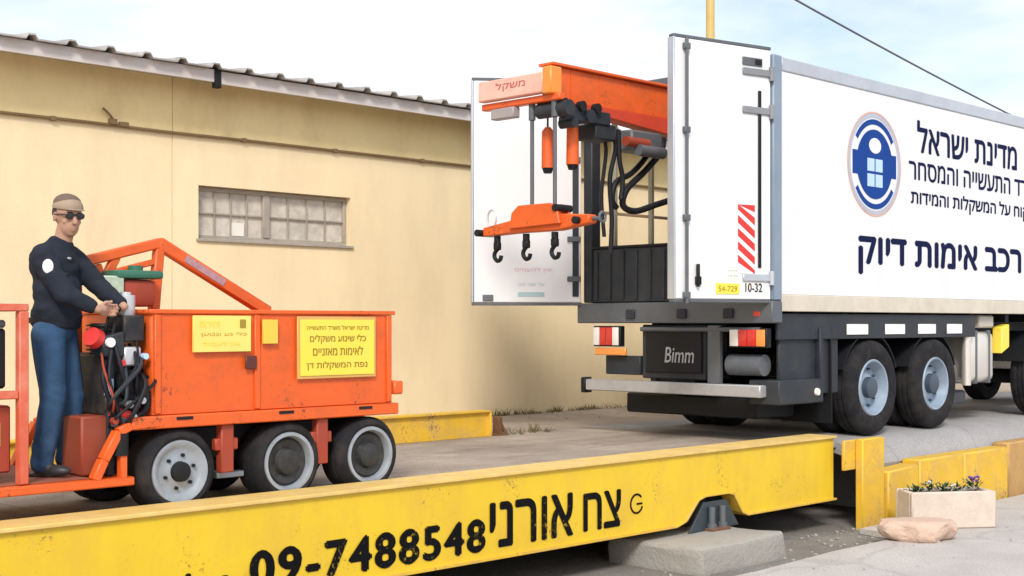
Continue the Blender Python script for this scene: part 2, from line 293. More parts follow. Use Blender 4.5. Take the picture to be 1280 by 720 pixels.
def wloc(o):
    v = Vector((0, 0, 0))
    while o is not None: v += o.location; o = o.parent
    return v
def tag(o, label, cat, group=None, kind=None):
    o['label'] = label; o['category'] = cat
    if group: o['group'] = group
    if kind: o['kind'] = kind
    return o
def thing(name, label, cat, loc, group=None):
    o = bpy.data.objects.new(name, None); o.empty_display_size = 0.2; COL.objects.link(o); o.location = loc
    return tag(o, label, cat, group)
def struct(name, mb, m):
    o = mb.build(name, m); o['kind'] = 'structure'; return o
def dup(o, loc=None, parent=None):
    c = o.copy(); COL.objects.link(c)
    if parent is not None: c.parent = parent
    if loc is not None: c.location = loc
    for ch in list(o.children): dup(ch, None, c)
    return c
def rtl(t):
    out = []
    for wd in t.split(' ')[::-1]: out.append(wd if any(ch.isdigit() for ch in wd) else wd[::-1])
    return ' '.join(out)
def text_mesh(txt, name, material, parent, p, xd, up, wd, ht, bold=0.0, thick=0.003, spacing=1.0):
    """flat lettering fitted to a wd x ht rectangle whose lower left corner is p; one mesh per word"""
    cu = bpy.data.curves.new('t', 'FONT'); cu.body = txt; cu.size = 1; cu.resolution_u = 4; cu.space_character = spacing; cu.fill_mode = 'NONE'
    to = bpy.data.objects.new('t', cu); COL.objects.link(to)
    dg = bpy.context.evaluated_depsgraph_get(); me = bpy.data.meshes.new_from_object(to.evaluated_get(dg))
    bpy.data.objects.remove(to); bpy.data.curves.remove(cu)
    V = [v.co.to_2d() for v in me.vertices]; E = [tuple(sorted(e.vertices)) for e in me.edges]; bpy.data.meshes.remove(me)
    E = [(a_, b_) if b_ == a_+1 else (b_, a_) for a_, b_ in E]       # outline direction
    vo, _e, fo, _a, _b, _c = delaunay_2d_cdt(V, E, [], 0, 1e-6); fs_ = []; vs_ = [v.to_3d() for v in vo]
    for f in fo:                                                     # keep the triangles the outlines wind round
        c_ = sum((vo[i] for i in f), Vector((0, 0)))/len(f); wn_ = 0
        for a_, b_ in E:
            p_, q_ = V[a_], V[b_]
            if (p_.y <= c_.y) != (q_.y <= c_.y) and p_.x+(c_.y-p_.y)/(q_.y-p_.y)*(q_.x-p_.x) > c_.x: wn_ += 1 if q_.y > p_.y else -1
        if wn_: fs_.append(tuple(f))
    vs_ = [v for v in vs_]
    us_ = [vs_[i] for f in fs_ for i in f]; x0, x1 = min(v.x for v in us_), max(v.x for v in us_); y0, y1 = min(v.y for v in us_), max(v.y for v in us_)
    # word gaps: the widest empty stretches along x
    iv = sorted((min(vs_[i].x for i in f), max(vs_[i].x for i in f)) for f in fs_); gaps = []; e = iv[0][1]
    for a_, b_ in iv:
        if a_ > e: gaps.append((a_-e, (a_+e)/2))
        e = max(e, b_)
    cuts = sorted(g[1] for g in sorted(gaps, reverse=True)[:txt.count(' ')])
    xd = Vector(xd).normalized(); up = Vector(up).normalized(); nrm = xd.cross(up); p = Vector(p); off = wloc(parent)
    bb = bold*0.45; sh = [(0, 0)] if bold == 0 else [(0, 0), (-bb, 0), (bb, 0), (0, -bb*0.7), (0, bb*0.7)]
    o = None
    for wi in range(len(cuts)+1):
        lo = cuts[wi-1] if wi else -1e9; hi = cuts[wi] if wi < len(cuts) else 1e9
        m2 = MB()
        for k, (dx, dy) in enumerate(sh):
            t_ = thick-k*0.0003
            for f in fs_:
                if lo < sum(vs_[i].x for i in f)/len(f) < hi:
                    vv = []
                    for i in f:
                        u = (vs_[i].x-x0)/(x1-x0)*wd+dx*ht; q_ = (vs_[i].y-y0)/(y1-y0)*ht+dy*ht
                        vv.append(m2.bm.verts.new(p+xd*u+up*q_+nrm*t_))
                    m2.bm.faces.new(vv)
        bmesh.ops.remove_doubles(m2.bm, verts=m2.bm.verts[:], dist=0.00005)
        o = m2.build(name, material, parent, smooth=False)
    return o
def fuse(mb, voxel, smooth=4):
    """one continuous skin over everything gathered in mb"""
    me = bpy.data.meshes.new('f'); mb.bm.to_mesh(me); mb.bm.free()
    o = bpy.data.objects.new('f', me); COL.objects.link(o)
    md = o.modifiers.new('r', 'REMESH'); md.mode = 'VOXEL'; md.voxel_size = voxel
    if smooth:
        ms = o.modifiers.new('s', 'SMOOTH'); ms.iterations = smooth; ms.factor = 0.5
    dg = bpy.context.evaluated_depsgraph_get(); r = bpy.data.meshes.new_from_object(o.evaluated_get(dg))
    bpy.data.objects.remove(o)
    out = MB(); out.bm.from_mesh(r); bpy.data.meshes.remove(r)
    return out
def sheet(x0, x1, y0, y1, z, nx=1, ny=1, amp=0.0, sc=1.0):
    mb = MB(); g = [[mb.bm.verts.new((x0+(x1-x0)*i/nx, y0+(y1-y0)*j/ny, z+amp*noise.noise(Vector((x0+(x1-x0)*i/nx, y0+(y1-y0)*j/ny, 0))*sc))) for j in range(ny+1)] for i in range(nx+1)]
    for i in range(nx):
        for j in range(ny): mb.bm.faces.new((g[i][j], g[i+1][j], g[i+1][j+1], g[i][j+1]))
    return mb

# ------------------------------------------------------------------ the setting
struct('ground', sheet(-600, 600, -600, 600, -0.06), GROUND)
pv = MB(); pv.prism([(-40, -30), (60, -30), (60, 6.95), (11.95, 6.95), (11.85, 6.40), (10.6, 6.43), (9.3, 6.36), (7.5, 6.42), (-40, 6.4)], -0.055, 0.0, 'z')
struct('pavement', pv, PAVE)
yd = MB(); yd.box(-12, 12.14, 10.66, 12.95, -0.05, 0.80, bev=0.01); yd.box(12.14, 60, 10.66, 12.95, -0.05, 0.80, bev=0.01)
struct('upper_yard', yd, YARD)
shoulder = [(7.28, 0.55), (7.33, 0.615), (7.40, 0.68), (7.49, 0.735), (7.60, 0.775), (7.75, 0.803), (8.0, 0.815)]
ar = MB(); ar.prism(shoulder + [(10.64, 0.815), (10.64, 0.70), (8.0, 0.70), (7.75, 0.69), (7.49, 0.62), (7.30, 0.46)], 12.62, 13.6, 'x')
ar.prism([(7.28, -0.05)] + shoulder + [(10.64, 0.815), (10.64, -0.05)], 13.602, 70, 'x')
struct('approach_road', ar, ROADM)
tp = MB(); tp.box(12.09, 12.615, 7.62, 10.64, 0.72, 0.813, 0.004); struct('transition_slab', tp, ROADM)

# building ---------------------------------------------------------
WY = 12.95
bl = thing('building', 'long low cream plastered building with corrugated eave behind the weighbridge', 'building', (9, WY, 0.8))
wl = MB()
WX0, WX1, WZ0, WZ1 = 8.12, 10.26, 2.99, 3.585
wl.box(-6, 7.785, WY, WY+0.3, 0.3, 4.14, 0); wl.box(7.797, WX0, WY, WY+0.3, 0.3, 4.14, 0)
wl.box(WX0, WX1, WY, WY+0.3, 0.3, WZ0, 0); wl.box(WX0, WX1, WY, WY+0.3, WZ1, 4.14, 0)
wl.box(WX1, 26, WY, WY+0.3, 0.3, 4.14, 0); wl.box(7.785, 7.797, WY+0.012, WY+0.3, 0.3, 4.14, 0)
wl.box(25.7, 26, WY+0.3, 22, 0.3, 5.4, 0); wl.box(-6, -5.7, WY+0.3, 22, 0.3, 5.4, 0)
wl.build('wall', PLASTER, bl, smooth=False)
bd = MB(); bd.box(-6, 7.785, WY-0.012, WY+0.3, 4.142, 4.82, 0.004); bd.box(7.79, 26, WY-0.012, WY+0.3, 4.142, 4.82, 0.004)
bd.build('wall_band', PLASTER_SHADE, bl)
OV = 12.50
fs = MB()
fs.box(-6.2, 8.05, OV, OV+0.03, 4.66, 4.80, 0.004); fs.box(8.10, 26.2, OV+0.004, OV+0.034, 4.65, 4.79, 0.004)
fs.build('fascia', FASCIA, bl)
sf = MB(); sf.box(-6.2, 26.2, OV+0.04, WY-0.01, 4.74, 4.765, 0); sf.build('soffit', ROOFM, bl)
cl = MB(); cl.box(8.035, 8.115, OV-0.02, OV+0.05, 4.60, 4.82, 0.006); cl.build('gutter_clip', BLACK, bl)
# corrugated sheet: trapezoid ribs running up the slope
rf = MB(); prof = []
x = -6.3
while x < 26.2:
    prof += [(x, 0), (x+0.14, 0), (x+0.17, 0.045), (x+0.235, 0.045), (x+0.265, 0)]; x += 0.415
ys = (OV-0.09, 22.2); zs = (4.81, 5.75)
rows = []
for t in (0, 1):
    rows.append([[rf.bm.verts.new((px, ys[t], zs[t]+pz+dz)) for px, pz in prof] for dz in (0.0, -0.016)])
for i in range(len(prof)-1):
    a, b_ = rows[0][0], rows[1][0]; rf.bm.faces.new((a[i], a[i+1], b_[i+1], b_[i]))
    a, b_ = rows[0][1], rows[1][1]; rf.bm.faces.new((a[i+1], a[i], b_[i], b_[i+1]))
    a, b_ = rows[0][0], rows[0][1]; rf.bm.faces.new((a[i], a[i+1], b_[i+1], b_[i]))
rf.build('roof', ROOFM, bl, smooth=False)
cd = MB(); cpts = []
for i in range(40):
    xx = -6+i*0.8; cpts.append((xx, WY-0.03, 4.135+0.012*noise.noise(Vector((xx*0.7, 3, 0)))))
cd.tube(cpts, 0.017, seg=8, sub=2)
for xx in (5.2, 6.4, 8.7, 10.0, 11.4, 13.1): cd.box(xx-0.03, xx+0.03, WY-0.05, WY-0.01, 4.112, 4.158, 0.003)
cd.build('conduit', CONDUIT, bl)
fx = MB(); fx.box(7.02, 7.10, WY-0.07, WY-0.01, 4.14, 4.20, 0.006); fx.tube([(7.06, WY-0.04, 4.2), (7.0, WY-0.06, 4.25), (6.94, WY-0.05, 4.30)], 0.012, seg=8)
fx.box(7.14, 7.24, WY-0.06, WY-0.01, 4.13, 4.18, 0.006); fx.build('wall_fitting', CONDUIT, bl)
# window with frame, two leaves, bars
wf = MB(); D = WY+0.10
t = 0.05
wf.box(WX0+.004, WX1-.004, D-0.02, D+0.05, WZ0+.004, WZ0+t, 0.004); wf.box(WX0+.004, WX1-.004, D-0.02, D+0.05, WZ1-t, WZ1-.004, 0.004)
wf.box(WX0+.004, WX0+t, D-0.02, D+0.05, WZ0+t, WZ1-t, 0.004); wf.box(WX1-t, WX1-.004, D-0.02, D+0.05, WZ0+t, WZ1-t, 0.004)
wf.box(9.03, 9.12, D-0.035, D+0.05, WZ0+t, WZ1-t, 0.004)
wn = wf.build('window', WINFRAME, bl)
for a, b_ in ((WX0+t, 9.03), (9.12, WX1-t)):
    pn = MB(); pn.box(a, b_, D+0.018, D+0.028, WZ0+t, WZ1-t, 0); pn.build('pane', FROST, wn)
br = MB()
for a, b_ in ((WX0+t, 9.03), (9.12, WX1-t)):
    for i in range(1, 4): br.box(a+(b_-a)*i/4-.007, a+(b_-a)*i/4+.007, D-0.01, D+0.004, WZ0+t, WZ1-t, 0)
    br.box(a, b_, D-0.012, D+0.006, (WZ0+WZ1)/2-.008, (WZ0+WZ1)/2+.008, 0)
br.build('window_bars', WINFRAME, wn)
cdw = MB(); cdw.box(8.60, 8.79, D+0.006, D+0.016, 3.05, 3.20, 0); cdw.build('card', PAPER, wn)
sl = MB(); sl.box(WX0-0.03, WX1+0.03, WY-0.03, D-0.025, WZ0-0.028, WZ0+.002, 0.004); sl.build('sill', WINFRAME, wn)

# ------------------------------------------------------------------ weighbridge
BY = 7.32
wb = thing('weighbridge', 'long low yellow vehicle weighbridge with black lettering on its near side beam', 'weighbridge', (4, 9, -0.06))
web = MB()
def notch(dz): return [(9.44, 0.262+dz), (9.58, 0.30+dz), (9.76, 0.47+dz), (9.86, 0.495+dz), (10.22, 0.495+dz), (10.31, 0.47+dz), (10.43, 0.30+dz), (10.52, 0.262+dz)]
web.prism([(-6, 0.262)] + notch(0) + [(12.06, 0.262), (12.06, 0.872), (-6, 0.872)], BY, BY+0.03, 'y')
sb = web.build('side_beam', YELLOW, wb, smooth=False)
fl = MB(); fl.box(-6, 12.09, BY-0.03, BY+0.30, 0.872, 0.90, 0.006)
fl.build('top_flange', FLANGE_LIT, sb)
fb = MB(); low = [(-6, 0.262)] + notch(0) + [(12.09, 0.262)]
for i in range(len(low)-1):
    a, b_ = low[i], low[i+1]
    fb.beam((a[0], BY+0.06, a[1]-0.011), (b_[0], BY+0.06, b_[1]-0.011), 0.17, 0.022, 0.003)
fb.build('bottom_flange', YELLOW_WORN, sb)
for x in (1.5, 4.5, 7.6, 11.4):
    st = MB(); st.box(x, x+0.02, BY+0.031, BY+0.26, 0.28, 0.87, 0); st.build('stiffener', YELLOW, sb)
# lettering
text_mesh('09-7488548', 'phone_lettering', BLACKINK, sb, (4.98, BY-0.004, 0.325), (1, 0, 0), (0, 0, 1), 2.10, 0.235, bold=0.15, spacing=1.16)
text_mesh(rtl('אורני'), 'name_lettering', BLACKINK, sb, (7.15, BY-0.004, 0.335), (1, 0, 0), (0, 0, 1), 0.93, 0.335, bold=0.07)
text_mesh(rtl('צח'), 'name_lettering', BLACKINK, sb, (8.22, BY-0.004, 0.345), (1, 0, 0), (0, 0, 1), 0.46, 0.30, bold=0.07)
text_mesh(rtl('טל'), 'lettering', BLACKINK, sb, (4.50, BY-0.004, 0.26), (1, 0, 0), (0, 0, 1), 0.33, 0.225, bold=0.07)
rg = MB(); rg.ring(8.90, 0.505, 0.072, 0.088, BY-0.006, BY-0.002, seg=30, a0=40, a1=340); rg.box(8.90, 8.975, BY-0.006, BY-0.002, 0.495, 0.51, 0); rg.build('round_mark', BLACKINK, sb)
dk = MB()
for i in range(9): dk.box(-6+i*2.012, -6+(i+1)*2.012-0.012, BY+0.305, 10.62, 0.76, 0.815, 0.004)
dk.build('deck', DECKM, wb)
fr = MB(); fr.box(-6, 10.20, 10.47, 10.50, 0.815, 1.08, 0.004); fr.box(-6, 10.22, 10.43, 10.62, 1.08, 1.10, 0.004); fr.box(10.19, 10.22, 10.43, 10.62, 0.815, 1.08, 0.004)
fr.build('far_kerb_rail', YELLOW_WORN, wb)
ub = MB()
for y in (8.2, 9.5): ub.box(-6, 12.05, y-0.1, y+0.1, 0.24, 0.76, 0.004)
ub.box(12.02, 12.06, BY+0.04, 10.6, 0.27, 0.76, 0.004)
ub.build('under_frame', DKSTEEL, wb)
fbm = MB(); fbm.box(-6, 12.05, 10.5, 10.6, 0.3, 0.76, 0.004); fbm.build('far_beam', YELLOW, wb)
# load cell carrier in the notch
lc = MB(); lc.prism([(9.63, 0.17), (9.85, 0.425), (10.19, 0.425), (10.39, 0.17)], BY-0.012, BY+0.012, 'y', 0.004)
lc.prism([(9.52, 0.17), (9.84, 0.45), (10.17, 0.45), (10.48, 0.17)], BY+0.27, BY+0.30, 'y', 0.004)
lcm = lc.build('load_cell_bracket', mat('dark_teal_steel', (0.030, 0.045, 0.055), rough=0.5, var=0.3, dirt=(0.10, 0.07, 0.05), damt=0.5, dscale=6), wb)
for dx in (-0.08, 0.08):
    cc = MB(); cc.cyl((10.0+dx, BY-0.045, 0.23), (10.0+dx, BY-0.045, 0.38), 0.03, seg=16); cc.cyl((10.0+dx, BY-0.045, 0.19), (10.0+dx, BY-0.045, 0.23), 0.045, seg=16); cc.build('load_cell', MIDSTEEL, lcm)
ne = MB(); ne.box(9.86, 10.14, BY-0.10, BY+0.06, 0.165, 0.19, 0.004); ne.build('base_plate', RUST, lcm)
# concrete footing below
pd = MB(); pd.box(9.02, 10.28, 6.72, 7.75, -0.10, 0.165, 0.03, 2)
for v in pd.bm.verts: v.co += 0.015*noise.noise_vector(v.co*4)
bmesh.ops.subdivide_edges(pd.bm, edges=pd.bm.edges[:], cuts=3, use_grid_fill=True)
for v in pd.bm.verts: v.co += 0.022*noise.noise_vector(v.co*7)+0.012*noise.noise_vector(v.co*19)
tag(pd.build('concrete_footing', CONC, None, origin=(9.7, 7.2, -0.06)), 'rough grey concrete footing block under the notch of the yellow beam', 'footing')
# end stop block and kerb blocks ----------------------------------
es = MB(); es.box(12.23, 12.67, 7.08, 7.17, -0.08, 0.865, 0.012)
es_o = es.build('end_post', YELLOW_WORN, None, origin=(12.3, 7.22, -0.06))
tag(es_o, 'tall yellow block standing upright just past the end of the long beam', 'post')
es = MB(); es.box(12.03, 12.42, 7.172, 7.21, 0.55, 0.855, 0.008); es.build('side_plate', YELLOW_WORN, es_o)
kx = [(12.70, 13.34, 0.50, 0.53), (13.37, 14.38, 0.575, 0.575), (14.41, 15.52, 0.575, 0.575)]
klab = ['low sloping yellow kerb block next to the upright yellow block', 'yellow kerb block behind the left side of the stone planter, middle of the row', 'yellow kerb block behind the right end of the stone planter, before the rusty one']
for i, (a, b_, h0, h1) in enumerate(kx):
    k = MB(); k.prism([(a, -0.06), (b_, -0.06), (b_, h1), (a, h0)], 7.05, 7.27, 'y', 0.015)
    tag(k.build('kerb_block', YELLOW_WORN, None, origin=((a+b_)/2, 7.16, -0.06)), klab[i], 'kerb block', 'kerb blocks along the road edge')
k = MB(); k.box(15.56, 17.2, 7.06, 7.27, -0.06, 0.62, 0.02)
tag(k.build('kerb_block', mat('rusty_brown_block', (0.44, 0.26, 0.10), rough=0.85, var=0.25, scale=4, bump=0.3, dirt=(0.5, 0.3, 0.08), damt=0.6, dscale=4), None, origin=(16.4, 7.16, -0.06)), 'rusty brown kerb block at the end of the yellow row', 'kerb block', 'kerb blocks along the road edge')

# planter and rock --------------------------------------------------
PM = Matrix.Translation((12.70, 6.42, 0.0)) @ Matrix.Rotation(R(-36), 4, 'Z')
pl = thing('planter', 'pinkish stone planter box with flowers in front of the yellow kerb', 'planter', (12.70, 6.42, 0))
pb = MB(PM); W2, D2 = 0.45, 0.19
for a in ((-W2, W2, -D2, -D2+.05), (-W2, W2, D2-.05, D2), (-W2, -W2+.05, -D2+.05, D2-.05), (W2-.05, W2, -D2+.05, D2-.05)): pb.box(*a, 0.0, 0.37, 0.014)
pb.box(-W2+.05, W2-.05, -D2+.05, D2-.05, 0.02, 0.08, 0)
bx = pb.build('box', PLANTERM, pl)
ps = MB(PM); ps.box(-W2+.05, W2-.05, -D2+.05, D2-.05, 0.08, 0.335, 0); ps.build('soil', SOIL, pl)
def plant(px, h, petal, label, nb):
    base = PM @ Vector((px*0.9, 0.0, 0.335)); rt = thing('flowering_plant', label, 'plant', base, 'small plants in the stone planter')
    f = MB(); rnd = random.Random(int(px*1000)+5)
    for i in range(46):
        a = rnd.uniform(0, 6.28); r = rnd.uniform(0, 0.09); z = rnd.uniform(0.0, h*0.8)
        c = base+Vector((r*math.cos(a), r*math.sin(a), z)); d = Vector((math.cos(a), math.sin(a), rnd.uniform(0.1, 1.5))).normalized()*rnd.uniform(0.035, 0.075)
        sd_ = d.cross(Vector((0, 0, 1))).normalized()*0.014
        v = [f.bm.verts.new(q) for q in (c, c+d*0.5+sd_, c+d, c+d*0.5-sd_)]; f.bm.faces.new(v)
    f.build('foliage', LEAF, rt, smooth=False)
    if petal:
        g = MB()
        for i in range(nb):
            a = rnd.uniform(0, 6.28); r = rnd.uniform(0, 0.06); c = base+Vector((r*math.cos(a), r*math.sin(a), h*rnd.uniform(0.75, 1.1)))
            g.ball(c, 0.018, (1, 1, 0.7), sub=1)
        g.build('bloom', petal, rt)
plant(-0.36, 0.07, None, 'dark green plant with no bloom at the left end of the stone planter', 0)
plant(-0.20, 0.13, PETALW, 'small plant with white bloom left of centre in the stone planter', 3)
plant(-0.02, 0.09, None, 'low dark leafy plant without flowers in the middle of the stone planter', 0)
plant(0.14, 0.08, PETALW, 'low plant with a tiny pale bloom right of centre in the stone planter', 2)
plant(0.33, 0.15, PURPLE, 'purple flowering plant at the right end of the stone planter', 11)
rk = MB(Matrix.Translation((11.72, 6.17, 0.085)) @ Matrix.Rotation(R(-40), 4, 'Z')); rk.ball((0, 0, 0), 1.0, (0.36, 0.22, 0.135), sub=4)
for v in rk.bm.verts:
    v.co += 0.075*noise.noise_vector(v.co*4.2)+0.03*noise.cell_vector(v.co*9)+0.015*noise.noise_vector(v.co*14); v.co.z = min(max(v.co.z, -0.004), 0.19+0.1*(v.co.z-0.19))
tag(rk.build('rock', ROCKM, None, origin=(11.72, 6.17, 0)), 'flat pink sandstone rock lying beside the stone planter', 'rock')

# rusty stub and weeds on the far side -------------------------------
rs = thing('rusty_post_stub', 'short rusty iron post stub at the end of the far yellow rail', 'post stub', (10.42, 10.52, 0.815))
q = MB(); q.box(10.36, 10.42, 10.47, 10.57, 0.815, 1.02, 0.006); q.box(10.30, 10.50, 10.44, 10.60, 0.815, 0.83, 0.003); q.build('stub', RUST, rs)
q = MB(); q.beam((10.50, 10.5, 0.82), (10.44, 10.52, 0.95), 0.03, 0.03); q.build('brace', RUST, rs)
wd_ = MB(); rnd = random.Random(3)
def tuft(x, y, z, n, h):
    for i in range(n):
        a = rnd.uniform(0, 6.28); r = rnd.uniform(0, 0.06); p = Vector((x+r*math.cos(a), y+r*math.sin(a), z)); tip = p+Vector((rnd.uniform(-.09, .09), rnd.uniform(-.06, .06), h*rnd.uniform(.4, 1)))
        s_ = Vector((rnd.uniform(-1, 1), rnd.uniform(-1, 1), 0)).normalized()*0.006
        wd_.bm.faces.new([wd_.bm.verts.new(k) for k in (p-s_, p+s_, tip)])
for i in range(240):
    x = rnd.uniform(12.2, 21); dens = 0.5+noise.noise(Vector((x*1.3, 0, 0)))
    if rnd.random() < dens+0.15: tuft(x, WY-rnd.uniform(0.02, 0.14), 0.8, 12, rnd.uniform(.04, .13))
for i in range(24): tuft(rnd.uniform(10.3, 11.2), rnd.uniform(10.4, 10.9), 0.81, 10, rnd.uniform(.03, .16))
for i in range(16): tuft(rnd.uniform(6.2, 10.2), WY-0.06, 0.8, 10, .08)
o = wd_.build('weeds', DRYGRASS, None, smooth=False); tag(o, 'dry brown weeds growing along the foot of the cream wall', 'weeds', kind='stuff')

gv = MB(); rnd = random.Random(11)
def stone(x, y, z, r_):
    b0 = bmesh.new(); bmesh.ops.create_icosphere(b0, subdivisions=1, radius=r_, matrix=Matrix.Translation((x, y, z+r_*0.3)) @ Matrix.Rotation(rnd.uniform(0, 6), 4, 'Z') @ Matrix.Diagonal((1.2, 0.9, 0.6, 1)))
    for v in b0.verts: v.co += noise.noise_vector(v.co*40)*r_*0.35
    gv.merge(b0)
for i in range(150): stone(rnd.uniform(7.6, 12.2), rnd.uniform(6.45, 7.25), -0.06, rnd.choice((0.008, 0.012, 0.02)))
for i in range(50): stone(rnd.uniform(9.3, 14), rnd.uniform(5.4, 6.4), 0.0, rnd.choice((0.006, 0.009, 0.013)))
for i in range(140): stone(rnd.uniform(8, 18), WY-abs(rnd.gauss(0, 0.7))-0.05, 0.80, rnd.choice((0.008, 0.012, 0.018)))
o = gv.build('gravel', CONC, None); tag(o, 'loose grey stones and grit scattered along the ground edges', 'gravel', kind='stuff')
# street lamp and wire ----------------------------------------------
sp = thing('lamp_post', 'pale yellow metal pole rising behind the open white truck', 'lamp post', (16.05, 11.8, 0.8))
q = MB(); q.cyl((16.05, 11.8, 0.8), (16.05, 11.8, 8.2), 0.075, 0.06, 20); q.cyl((16.05, 11.8, 0.8), (16.05, 11.8, 0.85), 0.16, seg=20); q.build('pole', POLEY, sp)
q = MB(); q.tube([(16.05, 11.8, 8.15), (15.95, 11.6, 8.45), (15.6, 10.9, 8.6)], 0.035); q.build('arm', POLEY, sp)
q = MB(); q.box(15.25, 15.65, 10.35, 10.9, 8.55, 8.68, 0.04, 2); q.build('lamp_head', MIDSTEEL, sp)
wr = MB(); pts = []
for i in range(25):
    t = i/24; x = 16.05+t*22; pts.append((x, 11.8, 7.52-t*2.35-0.9*(t*(1-t))))
wr.tube(pts, 0.017, seg=8, sub=1)
tag(wr.build('overhead_wire', WIREM, None, origin=(16.05, 11.8, 7.5)), 'thin grey overhead wire slanting down across the sky above the truck', 'wire')
up_ = MB(); up_.cyl((38.05, 11.8, 0.75), (38.05, 11.8, 6.2), 0.11, 0.09, 16); up_.box(37.99, 38.11, 11.3, 12.3, 5.6, 5.7)
tag(up_.build('utility_pole', RUST, None, origin=(38.05, 11.8, 0.8)), 'wooden utility pole far behind the truck holding the wire', 'pole')

# ------------------------------------------------------------------ truck
TY, TX = 7.6, 11.37
DZ = 0.815
tr = thing('box_truck', 'white box truck with open rear doors, Hebrew lettering and a blue round emblem', 'truck', (14.5, 8.85, DZ))
XF = 19.3
q = MB(); q.box(TX+0.16, XF, TY, TY+0.05, 2.34, 4.60, 0.004); side = q.build('side_panel', WHITE, tr)
q = MB(); q.box(13.22, XF, 10.05, 10.10, 2.34, 4.60, 0.004); q.build('side_panel', WHITE, tr)
q = MB(); q.box(TX+0.16, XF, TY-0.012, TY+0.07, 4.602, 4.745, 0.012); q.build('top_rail', ALU, tr)
q = MB(); q.box(TX+0.16, XF, 10.03, 10.112, 4.602, 4.745, 0.012); q.build('top_rail', ALU, tr)
q = MB(); q.box(TX+0.16, XF, TY-0.010, TY+0.06, 2.17, 2.338, 0.006); q.build('bottom_rail', CREAM, tr)
q = MB(); q.box(TX+0.16, XF, 10.04, 10.11, 2.17, 2.338, 0.006); q.build('bottom_rail', CREAM, tr)
q = MB(); q.box(TX+0.02, XF, TY+0.075, 10.025, 4.66, 4.68, 0.004); q.build('roof', GRP, tr)
q = MB(); q.box(XF-0.06, XF-0.003, TY+0.06, 10.04, 2.34, 4.655, 0); q.build('front_panel', WHITE, tr)
q = MB(); q.box(TX+0.05, XF-0.06, TY+0.07, 10.03, 2.17, 2.29, 0); q.build('floor', DKSTEEL, tr)
q = MB(); q.box(TX, TX+0.157, TY-0.02, TY+0.10, 2.28, 4.75, 0.012); q.build('corner_post', BLUEGREY, tr)
q = MB(); q.box(TX, TX+0.157, 10.0, 10.13, 2.28, 4.69, 0.012); q.build('corner_post', DKSTEEL, tr)
q = MB(); q.box(TX-0.01, TX+0.15, TY+0.105, 9.995, 4.56, 4.685, 0.01); q.build('rear_header', MIDSTEEL, tr)
q = MB(); q.box(TX-0.03, TX+0.155, TY-0.025, 10.2, 2.05, 2.275, 0.012); sill = q.build('rear_sill', MIDSTEEL, tr)
for y in (8.1, 8.7, 9.4):
    q = MB(); q.box(TX-0.06, TX-0.031, y-0.06, y+0.06, 2.10, 2.20, 0.006); q.build('sill_bracket', DKSTEEL, sill)
q = MB(); q.ring(0, 0, 0.0, 0.001, 0, 0.001) if False else None
mk = MB(); mk.box(TX-0.036, TX-0.030, 7.72, 7.80, 2.12, 2.17, 0.002); mk.build('side_marker', LENS_RED, sill)
# lining of the far inner wall with ribs
q = MB(); q.box(13.22, XF-0.07, 10.015, 10.045, 2.34, 4.60, 0); ln = q.build('inner_lining', LINING, tr)
for i in range(9):
    q = MB(); q.box(13.5+i*0.62, 13.56+i*0.62, 9.985, 10.013, 2.34, 4.58, 0.006); q.build('lining_rib', LINING, ln)
# side opening towards the building: two posts and a lashing rail across it
for x in (11.80, 12.47):
    q = MB(); q.box(x-0.025, x+0.025, 10.0, 10.06, 2.34, 4.60, 0.006); q.build('side_post', mat('greenish_post', (0.34, 0.33, 0.24), rough=0.5), tr)
q = MB(); q.box(13.16, 13.218, 9.99, 10.10, 2.34, 4.60, 0.006); q.build('side_post', MIDSTEEL, tr)
q = MB(); q.box(TX+0.16, 13.155, 10.062, 10.085, 3.30, 3.335, 0.004); q.build('lash_rail', mat('pinkish_rail', (0.45, 0.30, 0.22), rough=0.5), tr)
q = MB(); q.box(TX+0.16, 13.155, 10.035, 10.095, 2.342, 2.88, 0.006); q.build('side_board', DKSTEEL, tr)
# tail board
q = MB(); q.box(TX+0.01, TX+0.05, 8.5, 9.99, 2.285, 2.88, 0.006); tb = q.build('tail_board', DKSTEEL, tr)
for i in range(8):
    q = MB(); q.box(TX-0.006, TX+0.009, 8.58+i*0.19, 8.62+i*0.19, 2.31, 2.85, 0.004); q.build('board_rib', DKSTEEL, tb)
q = MB(); q.box(TX-0.01, TX+0.06, 8.49, 9.99, 2.882, 2.91, 0.004); q.build('board_edge', BLACK, tb)

